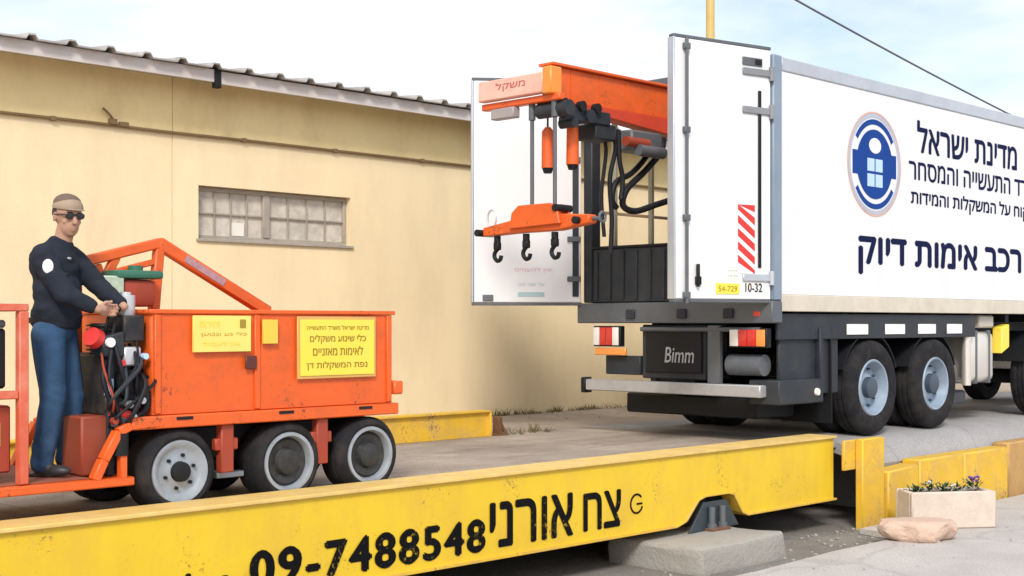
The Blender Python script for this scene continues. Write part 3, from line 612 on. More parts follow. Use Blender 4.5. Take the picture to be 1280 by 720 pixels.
# doors ---------------------------------------------------------------
def door(M, near):
    q = MB(M); q.box(0, 1.22, 0.0, 0.085, 2.285, 4.78, 0.008); d = q.build('rear_door', WHITE, tr)
    q = MB(M); q.box(-0.028, -0.002, -0.006, 0.092, 2.28, 4.785, 0.006); q.build('door_edge', ALU, d)
    q = MB(M); q.box(-0.02, 1.23, 0.004, 0.08, 4.783, 4.815, 0.005); q.build('door_rail', MIDSTEEL, d)
    q = MB(M); q.box(-0.02, 1.23, 0.004, 0.08, 2.25, 2.283, 0.005); q.build('door_rail', MIDSTEEL, d)
    T = lambda *p: M @ Vector(p)
    x3 = (M.to_3x3() @ Vector((1, 0, 0))); 
    if near:
        q = MB(M); q.cyl((0.115, -0.03, 2.24), (0.115, -0.03, 4.80), 0.017, seg=12)
        for z in (2.32, 3.06, 3.9, 4.70): q.box(0.08, 0.15, -0.05, -0.001, z-0.03, z+0.03, 0.006)
        q.build('locking_rod', MIDSTEEL, d)
        q = MB(M); q.box(0.24, 0.27, -0.045, -0.012, 2.40, 2.62, 0.006); q.box(0.235, 0.30, -0.03, -0.001, 2.42, 2.50, 0.004); q.build('handle', BLACK, d)
        for z in (4.54, 4.16, 2.50):
            q = MB(M); q.box(0.84, 1.20, -0.022, -0.001, z-0.035, z+0.035, 0.008); q.cyl((1.215, -0.02, z-0.07), (1.215, -0.02, z+0.07), 0.026, seg=12); q.build('hinge', HINGE if z > 3 else ALU, d)
        q = MB(M); q.box(1.045, 1.085, -0.016, -0.003, 2.60, 4.36, 0.004); q.build('door_seal', BLACK, d)
        q = MB(M); q.box(0.78, 1.0, -0.006, -0.001, 2.54, 3.22, 0.0); sp_ = q.build('stripe_panel', STRIPEW, d)
        q = MB(M)
        for i in range(6):
            # slanting bars clipped to the panel
            z0 = 2.52+i*0.13; zz = [(0.78, z0+0.13), (1.0, z0-0.02), (1.0, z0+0.055), (0.78, z0+0.205)]
            poly = [(u, min(max(v, 2.54), 3.22)) for u, v in zz]
            if max(p[1] for p in poly)-min(p[1] for p in poly) > 0.02: q.prism(poly, -0.010, -0.007, 'y')
        q.build('red_stripes', SIGNRED, sp_)
        q = MB(M); q.box(0.50, 0.80, -0.006, -0.001, 2.335, 2.44, 0); pl_ = q.build('number_plate', SIGNYEL, d)
        text_mesh('54-729', 'plate_digits', OLIVE, pl_, T(0.53, -0.007, 2.36), x3, (0, 0, 1), 0.24, 0.055, thick=0.002)
        q = MB(M); q.box(0.64, 0.80, -0.004, -0.001, 2.485, 2.585, 0); n1 = q.build('notice', PAPER, d)
        for z in (2.55, 2.50): text_mesh(rtl('שלוט ארץ'), 'notice_text', BLUEGREY, n1, T(0.655, -0.005, z), x3, (0, 0, 1), 0.13, 0.025, thick=0.001)
        text_mesh('10-32', 'speed_lettering', BLACKINK, d, T(0.88, -0.004, 2.36), x3, (0, 0, 1), 0.22, 0.085, bold=0.04)
        q = MB(M); q.box(0.84, 1.10, -0.014, -0.001, 4.60, 4.68, 0.006); q.build('hinge_plate', MIDSTEEL, d)
        q = MB(M); q.box(1.0, 1.08, -0.024, -0.015, 4.615, 4.665, 0.006); q.build('door_stop', BLACK, d)
    else:
        for z in (4.5, 3.9, 3.0, 2.55):
            q = MB(M); q.box(1.06, 1.21, -0.03, -0.001, z-0.03, z+0.03, 0.006); q.build('hinge', MIDSTEEL, d)
        q = MB(M); q.box(1.12, 1.19, -0.016, -0.003, 2.35, 4.7, 0.004); q.build('door_seal', DKSTEEL, d)
        text_mesh(rtl('אין להעמיס'), 'stencil_text', mat('faded_pink_ink', (0.66, 0.42, 0.46), rough=0.6), d, T(0.46, -0.003, 2.62), x3, (0, 0, 1), 0.42, 0.06, thick=0.002)
        text_mesh(rtl('עד שני טון'), 'stencil_text', mat('faded_blue_ink', (0.42, 0.50, 0.56), rough=0.6), d, T(0.50, -0.003, 2.46), x3, (0, 0, 1), 0.30, 0.045, thick=0.002)
        q = MB(M); q.box(0.50, 0.80, -0.004, -0.001, 2.35, 2.40, 0); q.build('sticker', mat('pale_teal_sticker', (0.36, 0.50, 0.52), rough=0.5), d)
        q = MB(M); q.box(0.10, 0.22, -0.02, -0.001, 2.30, 2.37, 0.004); q.build('catch', MIDSTEEL, d)
def frame_matrix(o, xd):
    xd = Vector(xd).normalized(); yd_ = Vector((0, 0, 1)).cross(xd)
    return Matrix(((xd.x, yd_.x, 0, o[0]), (xd.y, yd_.y, 0, o[1]), (0, 0, 1, 0), (0, 0, 0, 1)))
a = R(13); xd = Vector((math.cos(a), -math.sin(a), 0)); hinge = Vector((TX-0.01, TY+0.0, 0)); door(frame_matrix(hinge-xd*1.23, xd), True)
a = R(40); xd = Vector((math.cos(a), -math.sin(a), 0)); hinge = Vector((TX-0.03, 10.12, 0)); door(frame_matrix(hinge-xd*1.23, xd), False)

# lettering and emblem on the side -----------------------------------
FY = TY-0.001
def tl(s_, x0, x1, z0, z1, bold=0.07, m=NAVYINK): text_mesh(rtl(s_), 'side_lettering', m, side, (x0, FY, z0), (1, 0, 0), (0, 0, 1), x1-x0, z1-z0, bold=bold)
tl('מדינת ישראל', 14.35, 16.98, 4.04, 4.40)
tl('משרד התעשייה והמסחר', 14.15, 17.75, 3.71, 3.92)
tl('הפיקוח על המשקלות והמידות', 14.20, 17.75, 3.385, 3.60)
tl('רכב אימות דיוק', 13.05, 17.10, 2.60, 3.0, 0.11)
q = MB(); ex, ez = 13.38, 3.81
q.ring(ex, ez, 0.563, 0.582, FY-0.002, FY, a0=0, a1=360); em = q.build('emblem', SALMON, side)
q = MB(); q.ring(ex, ez, 0.515, 0.558, FY-0.002, FY); q.build('emblem_ring', GREYRING, em)
q = MB(); q.ring(ex, ez, 0.44, 0.498, FY-0.003, FY, a0=35, a1=145); q.build('emblem_arc', BLUEINK, em); q = MB(); q.ring(ex, ez, 0.44, 0.498, FY-0.003, FY, a0=215, a1=325); q.build('emblem_arc', BLUEINK, em)
q = MB(); q.ring(ex, ez, 0.001, 0.385, FY-0.004, FY); q.box(ex-0.47, ex-0.30, FY-0.0038, FY, ez-0.13, ez+0.13, 0); q.box(ex+0.30, ex+0.47, FY-0.0038, FY, ez-0.13, ez+0.13, 0); q.build('emblem_disc', BLUEINK, em)
q = MB(); q.ring(ex, ez+0.205, 0.001, 0.085, FY-0.007, FY-0.004, sx=1.5); q.build('emblem_symbol', STRIPEW, em)
q = MB()
for i, j in ((0, 0), (1, 0), (0, 1), (1, 1)):
    q.box(ex-0.165+i*0.175, ex-0.015+i*0.175, FY-0.007, FY-0.004, ez-0.25+j*0.17, ez-0.11+j*0.17, 0)
q.build('emblem_blocks', PALEBLUE, em)

# under body -----------------------------------------------------------
q = MB()
for y in (8.35, 9.25): q.box(TX+0.2, 21.6, y-0.05, y+0.05, 1.70, 2.05, 0.006)
for i in range(9): q.box(TX+0.5+i, TX+0.6+i, TY+0.1, 10.0, 2.06, 2.165, 0.004)
q.build('chassis', BLACK, tr)
q = MB(); q.box(TX+0.16, 15.9, TY+0.04, TY+0.07, 1.88, 2.15, 0.006); sk = q.build('side_skirt', DKSTEEL, tr)
for a, b_ in ((12.85, 13.29), (13.67, 14.11), (14.43, 14.85), (15.14, 15.52)):
    q = MB(); q.box(a, b_, TY+0.026, TY+0.038, 1.925, 2.04, 0.003); q.build('reflector', STRIPEW, sk)
q = MB(); q.box(TX+0.25, 12.75, TY+0.08, TY+0.12, 1.30, 2.04, 0.01); q.box(12.3, 12.36, TY+0.02, TY+0.079, 1.3, 2.0, 0.01); q.build('tool_locker', DKSTEEL, tr)
q = MB(); q.box(TX+0.1, 12.30, TY-0.02, TY+0.35, 1.22, 1.47, 0.012); sbk = q.build('step_box', DKSTEEL, tr)
q = MB(); q.cyl((12.16, TY-0.021, 1.335), (12.16, TY-0.045, 1.335), 0.042, 0.036, 20); q.build('marker_lamp', LENS_WHITE, sbk)
q = MB(); q.box(TX+0.06, TX+0.5, 8.45, 9.32, 1.45, 2.035, 0.012); lg = q.build('lift_gear', DKSTEEL, tr)
q = MB(); q.box(TX+0.03, TX+0.058, 8.50, 9.25, 1.52, 1.97, 0.01); q.build('gear_cover', BLACK, lg)
q = MB(); q.box(TX+0.0, TX+0.06, 8.24, 8.40, 1.42, 2.03, 0.008); q.build('gear_post', MIDSTEEL, lg)
q = MB(); q.cyl((TX+0.02, 7.75, 1.985), (TX+0.02, 9.3, 1.985), 0.025, seg=12); q.cyl((TX+0.14, 7.78, 1.62), (TX+0.14, 8.2, 1.62), 0.11, seg=18); q.build('gear_shaft', MIDSTEEL, lg)
text_mesh('Bimm', 'maker_mark', mat('worn_grey_mark', (0.40, 0.41, 0.43), rough=0.6, var=0.4, scale=25), lg, (TX+0.028, 8.98, 1.63), (0, -1, 0.0), (0.0, -0.12, 1), 0.38, 0.165, bold=0.02)
q = MB(); q.box(TX-0.02, TX+0.10, 7.73, 10.08, 1.295, 1.42, 0.01); ubm = q.build('underrun_bar', DULLSILVER, tr)
q = MB(); q.box(TX-0.025, TX+0.105, 10.083, 10.15, 1.265, 1.44, 0.01); q.build('bar_end_cap', BLACK, ubm)
q = MB()
for y in (8.42, 9.2): q.box(TX+0.102, TX+0.18, y-0.04, y+0.04, 1.28, 1.8, 0.006)
q.build('bar_bracket', DKSTEEL, ubm)
q = MB(); q.box(TX+0.3, 12.4, 8.0, 9.75, 1.05, 1.27, 0.02); q.build('rear_crossmember', BLACK, tr)
def lamp(y0, y1, z0, z1, cols):
    q = MB(); q.box(TX+0.0, TX+0.08, y0, y1, z0, z1, 0.008); l_ = q.build('tail_lamp', BLACK, tr)
    n_ = len(cols); wv = (y1-y0-0.03)/n_
    for i, m_ in enumerate(cols):
        q = MB(); q.box(TX-0.022, TX-0.001, y1-0.012-(i+1)*wv, y1-0.018-i*wv, z0+0.015, z1-0.015, 0.01, 2); q.build('lamp_lens', m_, l_)
lamp(7.66, 8.12, 1.80, 2.0, (LENS_WHITE, LENS_RED, LENS_RED, LENS_AMBER)); lamp(9.58, 9.98, 1.79, 2.02, (LENS_WHITE, LENS_RED, LENS_RED, LENS_WHITE))
q = MB(); q.box(TX-0.01, TX+0.03, 9.50, 9.95, 1.695, 1.775, 0.008); q.build('lamp_reflector', LENS_AMBER, tr)
q = MB(); q.box(TX+0.06, TX+0.16, 9.35, 9.85, 1.48, 1.69, 0.01); q.build('lamp_bracket', DKSTEEL, tr)
for y0, y1 in ((TY+0.04, TY+0.66), (9.44, 10.06)):
    q = MB(); q.box(12.55, 12.57, y0, y1, 0.98, 2.03, 0.004); q.build('mud_flap', BLACK, tr)
# wheels
def truck_wheel(x, yf, sgn, dual, r=0.53):
    c = (x, yf, DZ+r-0.012); s_ = sgn
    def P(pr): return [(a_, s_*b_) for a_, b_ in pr]
    tw = 0.29
    q = MB(); rf_ = 0.325
    q.lathe(P([(rf_+0.06, 0.05), (rf_, 0.028), (rf_-0.02, 0.005), (rf_-0.035, 0.012), (rf_-0.05, 0.06), (rf_-0.075, 0.13), (0.19, 0.135), (0.13, 0.10), (0.10, 0.095), (0.001, 0.095)]), c, 40)
    wv = q.build('wheel', RIMBLUE, tr)
    q = MB(); n_ = 2 if dual else 1
    for k in range(n_):
        o_ = k*0.33
        q.lathe(P([(rf_-0.01, 0.02+o_), (rf_+0.03, 0.0+o_), (rf_+0.12, -0.004+o_), (r-0.035, 0.012+o_), (r-0.012, 0.035+o_), (r, 0.06+o_), (r-0.0, 0.10+o_), (r-0.014, 0.105+o_), (r-0.014, 0.12+o_), (r, 0.125+o_), (r, tw-0.125+o_), (r-0.014, tw-0.12+o_), (r-0.014, tw-0.105+o_), (r, tw-0.10+o_), (r, tw-0.06+o_), (r-0.03, tw-0.01+o_), (rf_+0.02, tw+o_), (rf_-0.01, tw-0.02+o_)]), c, 56)
    q.build('tyre', RUBBER, wv)
    q = MB(); q.lathe(P([(0.12, 0.094), (0.115, 0.03), (0.09, 0.015), (0.001, 0.015)]), c, 24)
    for k in range(10):
        t_ = k*math.pi/5; q.cyl((c[0]+0.215*math.cos(t_), c[1]+s_*0.131, c[2]+0.215*math.sin(t_)), (c[0]+0.215*math.cos(t_), c[1]+s_*0.10, c[2]+0.215*math.sin(t_)), 0.014, seg=6)
    q.build('hub', mat('blue_black_hub', (0.05, 0.07, 0.10), rough=0.5, var=0.2), wv)
for x in (13.42, 14.86): truck_wheel(x, TY+0.02, 1, True); truck_wheel(x, 10.08, -1, True)
for x in (17.95, 20.9): truck_wheel(x, TY+0.02, 1, False); truck_wheel(x, 10.08, -1, False)
for x in (13.42, 14.86, 17.95, 20.9):
    q = MB(); q.cyl((x, 7.95, DZ+0.51), (x, 9.75, DZ+0.51), 0.10, seg=16); q.build('axle', BLACK, tr)
for x in (13.42, 14.86, 17.95):
    q = MB(); q.ring(x, DZ+0.52, 0.60, 0.615, TY+0.075, TY+0.66, seg=40, a0=20, a1=160); q.build('mudguard', BLACK, tr)
# tank, air bottle, yellow chock
q = MB(); q.cyl((15.78, TY+0.10, 1.28), (15.78, TY+0.10, 1.98), 0.055, seg=18); q.build('exhaust_stack', TANKM, tr)
q = MB(); q.box(15.90, 16.58, TY+0.10, TY+0.62, 1.30, 1.95, 0.09, 3); tk = q.build('fuel_tank', TANKM, tr)
for x in (16.02, 16.38):
    q = MB(); q.box(x, x+0.05, TY+0.088, TY+0.63, 1.288, 1.962, 0.09, 3); q.build('tank_strap', MIDSTEEL, tk)
q = MB(); q.box(16.1, 16.5, TY+0.08, TY+0.4, 1.99, 2.15, 0.02); q.build('battery_tray', mat('pale_tray', (0.48, 0.44, 0.38), rough=0.5), tr)
q = MB(); q.prism([(16.62, 1.66), (16.84, 1.74), (16.84, 2.04), (16.62, 2.0)], TY+0.03, TY+0.16, 'y', 0.01); q.build('wheel_chock', SIGNYEL, tr)
q = MB(); q.box(15.9, 16.6, TY+0.5, TY+0.9, 1.0, 1.18, 0.03); q.build('air_tank', MIDSTEEL, tr)
# cab (ahead of the box, past the frame edge)
q = MB(); q.prism([(19.5, 1.35), (21.75, 1.35), (21.8, 2.3), (21.45, 3.6), (21.0, 3.95), (19.5, 3.95)], TY+0.05, 10.05, 'y', 0.05); cb = q.build('cab', WHITE, tr)
q = MB(); q.prism([(20.2, 2.55), (21.45, 2.55), (21.25, 3.4), (20.2, 3.4)], TY+0.03, TY+0.047, 'y'); q.build('side_window', CABGLASS, cb)
q = MB(); q.prism([(20.2, 2.55), (21.45, 2.55), (21.25, 3.4), (20.2, 3.4)], 10.053, 10.07, 'y'); q.build('side_window', CABGLASS, cb)
q = MB(); q.beam((21.76, 8.85, 2.5), (21.52, 8.85, 3.42), 2.1, 0.03, up=(1, 0, 0.2)); q.build('windscreen', CABGLASS, cb)
q = MB(); q.box(21.6, 21.95, TY+0.05, 10.05, 1.2, 1.6, 0.04); q.build('bumper', MIDSTEEL, cb)

# ------------------------------------------------------------------ crane sliding out of the truck
CY = 8.82
cr = thing('loading_crane', 'orange overhead crane beam sliding out of the open truck rear', 'crane', (11.4, CY, 2.3))
BX0 = 9.36
q = MB(); q.box(BX0, 15.0, CY-0.05, CY+0.05, 4.20, 4.52, 0.008); bmn = q.build('crane_beam', ORANGE, cr)
q = MB(); q.box(BX0, 15.0, CY-0.10, CY+0.10, 4.523, 4.55, 0.005); q.build('top_flange', ORANGE, bmn)
q = MB(); q.prism([(BX0+0.25, 4.197), (15.0, 4.197), (15.0, 4.02), (BX0+1.9, 4.02), (BX0+0.5, 4.13)], CY-0.085, CY+0.085, 'y', 0.006); q.build('lower_beam', mat('red_orange_paint', (0.60, 0.055, 0.02), rough=0.45, var=0.12, dirt=(0.25, 0.05, 0.03), damt=0.4), bmn)
for i in range(9):
    q = MB(); q.box(BX0+0.30+i*0.42, BX0+0.325+i*0.42, CY-0.056, CY-0.051, 4.22, 4.50, 0.0); q.build('beam_stiffener', ORANGE, bmn)
for x in (12.4, 14.2):
    q = MB(); q.box(x, x+0.12, CY-0.06, CY+0.06, 4.552, 4.658, 0.004); q.build('roof_hanger', DKSTEEL, cr)
# cross head
q = MB(); q.box(BX0-0.10, BX0-0.002, 8.77, 9.66, 4.25, 4.45, 0.012); ch = q.build('cross_head', ORANGE_PALE, cr)
q = MB(); q.box(BX0-0.11, BX0+0.05, 8.65, 8.768, 4.23, 4.49, 0.012); q.build('cross_head_end', mat('lit_orange_paint', (0.85, 0.27, 0.04), rough=0.4, var=0.08), ch)  # light on the beam end put into a brighter orange
text_mesh(rtl('משקל'), 'head_lettering', mat('dull_red_ink', (0.45, 0.12, 0.09), rough=0.6), ch, (BX0-0.101, 9.40, 4.32), (0, -1, 0), (0, 0, 1), 0.40, 0.09, bold=0.02)
q = MB(); q.box(BX0-0.05, BX0+0.04, 8.60, 9.66, 4.17, 4.235, 0.01); q.build('head_rail', ORANGE, ch)
q = MB(); q.box(BX0-0.08, BX0+0.02, 9.18, 9.50, 4.06, 4.165, 0.01); q.build('head_plate', mat('grey_pink_plate', (0.34, 0.30, 0.30), rough=0.5), ch)
# trolley, motors
q = MB(); q.cyl((BX0+0.05, 8.55, 4.10), (BX0+0.05, 8.95, 4.10), 0.075, seg=18); q.cyl((BX0+0.42, 8.60, 4.06), (BX0+0.42, 8.98, 4.06), 0.065, seg=18); q.box(BX0+0.08, BX0+0.75, 8.64, 8.70, 4.0, 4.13, 0.01); q.box(BX0+0.55, BX0+0.86, 8.66, 8.92, 3.86, 4.02, 0.015)
q.cyl((BX0+0.20, 8.62, 3.98), (BX0+0.20, 8.80, 3.98), 0.05, seg=14); tro = q.build('hoist_trolley', DKSTEEL, cr)
for x in (BX0+0.05, BX0+0.30, BX0+0.52):
    q = MB(); q.cyl((x, 8.60, 4.145), (x, 8.66, 4.145), 0.05, seg=18); q.build('trolley_wheel', BLACK, tro)
q = MB(); q.box(BX0+1.1, BX0+1.6, 8.66, 8.9, 3.80, 4.01, 0.02); q.cyl((BX0+1.15, 8.62, 3.80), (BX0+1.55, 8.62, 3.80), 0.06, seg=14); q.build('gear_motor', MIDSTEEL, cr)
q = MB(); q.cyl((BX0+1.0, 8.66, 3.88), (BX0+1.35, 8.66, 3.88), 0.05, seg=14); q.build('motor_cap', RED, cr)
# hoses
q = MB()
q.tube([(BX0+0.75, 8.72, 4.05), (BX0+0.95, 8.75, 3.85), (BX0+0.92, 8.8, 3.5), (BX0+0.95, 8.8, 3.1), (BX0+0.93, 8.8, 2.75)], 0.024); q.tube([(BX0+0.70, 8.76, 4.02), (BX0+0.86, 8.8, 3.8), (BX0+0.85, 8.85, 3.35), (BX0+0.88, 8.84, 2.92)], 0.020)
q.build('drop_hose', HOSE, cr)
q = MB(); q.tube([(BX0+1.75, 8.78, 4.0), (BX0+1.72, 8.78, 3.85), (BX0+1.45, 8.78, 3.62), (BX0+1.17, 8.78, 3.42), (BX0+1.10, 8.78, 3.25), (BX0+1.30, 8.78, 3.20), (BX0+1.70, 8.8, 3.30), (BX0+2.2, 8.8, 3.42), (BX0+2.9, 8.8, 3.5)], 0.034)
q.tube([(BX0+1.55, 8.82, 4.0), (BX0+1.55, 8.82, 3.82), (BX0+1.30, 8.82, 3.60), (BX0+1.04, 8.82, 3.48), (BX0+0.98, 8.82, 3.30), (BX0+1.05, 8.82, 3.22)], 0.030)
q.tube([(BX0+0.98, 8.74, 4.0), (BX0+1.0, 8.74, 3.7), (BX0+1.05, 8.74, 3.5), (BX0+1.02, 8.74, 3.3)], 0.026)
q.build('cable_loop', HOSE, cr)
for y, x in ((9.02, BX0+0.02), (8.70, BX0+0.0)):
    q = MB(); q.cyl((x, y, 3.07), (x, y, 4.20), 0.020, seg=10); q.cyl((x, y, 4.02), (x, y, 4.17), 0.035, seg=12); q.build('lifting_rod', MIDSTEEL, cr)
for y, x, z0 in ((9.0, BX0+0.22, 3.57), (8.80, BX0+0.36, 3.60)):
    q = MB(); q.cyl((x, y, z0), (x, y, z0+0.36), 0.062, 0.058, 18); q.cyl((x, y, z0+0.36), (x, y, z0+0.40), 0.058, 0.03, 18); wt = q.build('limit_weight', ORANGE, cr)
    q = MB(); q.cyl((x, y, z0-0.05), (x, y, z0-0.002), 0.04, 0.055, 18); q.build('weight_cap', BLACK, wt)
    q = MB(); q.cyl((x, y, z0+0.402), (x, y, 4.19), 0.01, seg=8); q.build('weight_cord', DKSTEEL, wt)
# spreader
spd = thing('lifting_spreader', 'orange lifting spreader with three black hooks hanging from the crane', 'lifting beam', (BX0, 8.95, 2.7))
SX = BX0
q = MB(); q.prism([(8.22, 2.98), (8.22, 3.06), (8.60, 3.085), (8.62, 3.10), (9.15, 3.10), (9.20, 3.06), (9.63, 3.0), (9.63, 2.915), (9.15, 2.93), (8.62, 2.93)], SX-0.06, SX+0.06, 'x', 0.01); bar = q.build('spreader_bar', ORANGE, spd)
q = MB(); q.prism([(8.55, 2.99), (8.60, 3.16), (8.68, 3.19), (9.10, 3.19), (9.19, 3.12), (9.22, 2.97)], SX-0.10, SX-0.062, 'x', 0.006); q.build('cheek_plate', ORANGE, bar)
q = MB(); q.prism([(8.55, 2.99), (8.60, 3.16), (8.68, 3.19), (9.10, 3.19), (9.19, 3.12), (9.22, 2.97)], SX+0.062, SX+0.10, 'x', 0.006); q.build('cheek_plate', ORANGE, bar)
for y, z in ((8.60, 3.14), (9.66, 2.95), (8.35, 3.01)):
    q = MB(); q.cyl((SX-0.115, y, z), (SX+0.11, y, z), 0.035, seg=14); q.build('pin', BLACK, bar)
q = MB(); q.cyl((SX, 8.215, 3.02), (SX, 8.12, 3.02), 0.02, seg=10); q.lathe([(0.045, -0.012), (0.06, 0), (0.045, 0.012), (0.03, 0), (0.045, -0.012)], (SX, 8.10, 3.03), 20, 'y'); q.build('end_eye', MIDSTEEL, bar)
tpts = [(SX, 9.56+0.06*math.cos(t_), 3.09+0.09*math.sin(t_)) for t_ in [2*math.pi*i/16 for i in range(17)]]
q = MB(); q.tube(tpts, 0.010, seg=8, sub=2); q.build('shackle_ring', SILVER, bar)
for y, z in ((9.48, 2.915), (9.08, 2.92), (8.70, 2.92)):
    q = MB(); q.cyl((SX, y, z), (SX, y, z-0.06), 0.035, seg=12); q.box(SX-0.03, SX+0.03, y-0.035, y+0.035, z-0.14, z-0.06, 0.01)
    hp = [(SX, y, z-0.13), (SX, y+0.035, z-0.165), (SX, y+0.04, z-0.205), (SX, y+0.005, z-0.245), (SX, y-0.04, z-0.235), (SX, y-0.055, z-0.195)]
    q.tube(hp, 0.021, seg=10, sub=5); q.build('hook', BLACK, spd)

# ------------------------------------------------------------------ six wheeled cart
ct = thing('weight_cart', 'orange six-wheeled motor cart with yellow signs standing on the weighbridge', 'cart', (5.0, 8.2, DZ))
CF, CB = 7.66, 8.76
q = MB(); q.box(4.46, 6.46, CF, CF+0.02, 1.46, 2.11, 0.004); q.box(4.46, 6.46, CB-0.02, CB, 1.46, 2.11, 0.004); q.box(4.46, 4.48, CF+0.02, CB-0.02, 1.46, 2.11, 0.004); q.box(6.44, 6.46, CF+0.02, CB-0.02, 1.46, 2.11, 0.004); q.box(4.47, 6.45, CF+0.02, CB-0.02, 1.47, 1.50, 0)
q.box(4.44, 6.48, CF-0.018, CF+0.03, 2.112, 2.14, 0.005); q.box(4.44, 6.48, CB-0.03, CB+0.018, 2.112, 2.14, 0.005); q.box(4.44, 4.49, CF+0.03, CB-0.03, 2.112, 2.14, 0.005); q.box(6.43, 6.48, CF+0.03, CB-0.03, 2.112, 2.14, 0.005)
tub = q.build('load_box', ORANGE, ct)
for x in (4.475, 5.235, 6.40):
    q = MB(); q.box(x, x+0.045, CF-0.016, CF-0.001, 1.47, 2.105, 0.004); q.build('box_rib', ORANGE, tub)
q = MB(); q.box(4.30, 6.50, CF-0.035, CF+0.12, 1.375, 1.457, 0.008); q.box(4.30, 6.50, CB-0.12, CB+0.035, 1.375, 1.457, 0.008)
for x in (4.4, 5.3, 6.3): q.box(x, x+0.1, CF+0.12, CB-0.12, 1.38, 1.45, 0.006)
ch_ = q.build('chassis_rail', ORANGE, ct)
for x in (4.62, 5.42, 6.12):
    q = MB(); q.box(x, x+0.12, CF-0.040, CF-0.034, 1.425, 1.445, 0.0); q.build('rail_slot', BLACK, ch_)
q = MB(); q.box(6.46, 6.55, CF-0.03, CF+0.12, 1.52, 1.62, 0.012); q.build('tow_lug', ORANGE, ct)
q = MB(); q.box(5.15, 5.24, CF-0.035, CF-0.019, 1.74, 1.83, 0.006); q.build('latch', mat('dark_red_latch', (0.10, 0.02, 0.015), rough=0.5), tub)
# signs
def sign(x0, x1, z0, z1, m, frame, lines):
    if frame:
        q = MB(); q.box(x0-0.022, x1+0.022, CF-0.030, CF-0.017, z0-0.022, z1+0.022, 0.004); q.build('sign_frame', SIGNFRAME, tub)
    q = MB(); q.box(x0, x1, CF-0.036, CF-0.031 if frame else CF-0.017, z0, z1, 0.002); s_ = q.build('sign', m, tub)
    for (txt, a_, b_, c_, d_, mm) in lines:
        text_mesh(rtl(txt), 'sign_text', mm, s_, (x0+(x1-x0)*a_, CF-0.0365, z0+(z1-z0)*c_), (1, 0, 0), (0, 0, 1), (x1-x0)*(b_-a_), (z1-z0)*(d_-c_), bold=0.06, thick=0.002)
sign(5.60, 6.26, 1.68, 2.075, SIGNYEL, True, [('מדינת ישראל משרד התעשייה', 0.08, 0.92, 0.82, 0.90, OLIVE), ('כלי שינוע משקלים', 0.12, 0.88, 0.57, 0.73, OLIVE), ('לאימות מאזניים', 0.16, 0.84, 0.36, 0.52, OLIVE), ('נפת המשקלות דן', 0.08, 0.90, 0.10, 0.25, OLIVE)])
sign(4.745, 5.19, 1.86, 2.10, SIGNYEL_PALE, False, [('זהירות', 0.10, 0.45, 0.68, 0.84, SIGNYEL), ('כלי נע ונטען', 0.12, 0.92, 0.42, 0.54, mat('faint_ochre_ink', (0.55, 0.36, 0.05), rough=0.6)), ('אין לעמוד', 0.15, 0.80, 0.14, 0.28, SIGNYEL)])
q = MB(); q.box(5.10, 5.145, CF-0.041, CF-0.037, 2.02, 2.075, 0); q.build('sign_badge', OLIVE, tub)
sign(5.29, 5.41, 1.91, 2.075, mat('amber_plate', (0.86, 0.52, 0.06), rough=0.4, var=0.04), False, [])
# wheels
def cart_wheel(x, yf, sgn, full):
    r = 0.278; c = (x, yf, DZ+r-0.006); s_ = sgn
    def P(pr): return [(a_, s_*b_) for a_, b_ in pr]
    q = MB()
    if full: q.lathe(P([(0.212, 0.03), (0.202, 0.0), (0.188, 0.0), (0.158, 0.022), (0.14, 0.03), (0.09, 0.022), (0.07, 0.016), (0.001, 0.016)]), c, 40)
    else: q.lathe(P([(0.212, 0.03), (0.206, -0.002), (0.183, -0.002), (0.172, 0.02), (0.168, 0.09), (0.08, 0.10), (0.001, 0.10)]), c, 40)
    wv = q.build('wheel', RIM, ct)
    q = MB(); tw = 0.27
    q.lathe(P([(0.203, 0.02), (0.212, 0.004), (0.228, -0.004), (0.245, 0.004), (0.262, 0.022), (r, 0.045), (r, 0.08), (r-0.010, 0.084), (r-0.010, 0.092), (r, 0.096), (r, tw-0.04), (0.255, tw-0.01), (0.22, tw), (0.203, tw-0.01)]), c, 48)
    q.build('tyre', RUBBER, wv)
    if full:
        q = MB(); q.lathe(P([(0.068, 0.018), (0.064, -0.018), (0.05, -0.024), (0.001, -0.024)]), c, 24)
        for k in range(6):
            t_ = k*math.pi/3+0.3; q.cyl((c[0]+0.108*math.cos(t_), c[1]+s_*0.025, c[2]+0.108*math.sin(t_)), (c[0]+0.108*math.cos(t_), c[1]+s_*0.006, c[2]+0.108*math.sin(t_)), 0.012, seg=6)
        q.build('hub', BLACK, wv)
    else:
        q = MB(); q.lathe(P([(0.166, 0.05), (0.15, 0.035), (0.10, 0.045), (0.085, 0.012), (0.06, 0.004), (0.001, 0.004)]), c, 30)
        q.build('hub', mat('dark_hub', (0.018, 0.019, 0.021), rough=0.5, var=0.25, scale=12, dirt=(0.09, 0.08, 0.07), damt=0.5, dscale=14), wv)
cx = (4.66, 5.52, 6.24)
for i, x in enumerate(cx):
    cart_wheel(x, CF-0.02, 1, i == 0); cart_wheel(x, CB+0.02, -1, i == 0)
for x in cx:
    q = MB(); q.cyl((x, CF+0.15, DZ+0.27), (x, CB-0.15, DZ+0.27), 0.045, seg=14); q.build('axle', DKSTEEL, ct)
for x in (5.03, 5.82):
    q = MB(); q.box(x-0.05, x+0.05, CF+0.0, CF+0.07, 1.05, 1.374, 0.008); q.box(x-0.09, x+0.09, CF+0.01, CF+0.06, 1.2, 1.28, 0.008); q.build('suspension_arm', RED, ct)
q = MB(); q.box(4.75, 6.3, CF+0.25, CB-0.25, 1.12, 1.36, 0.02); q.build('belly_pan', BLACK, ct)
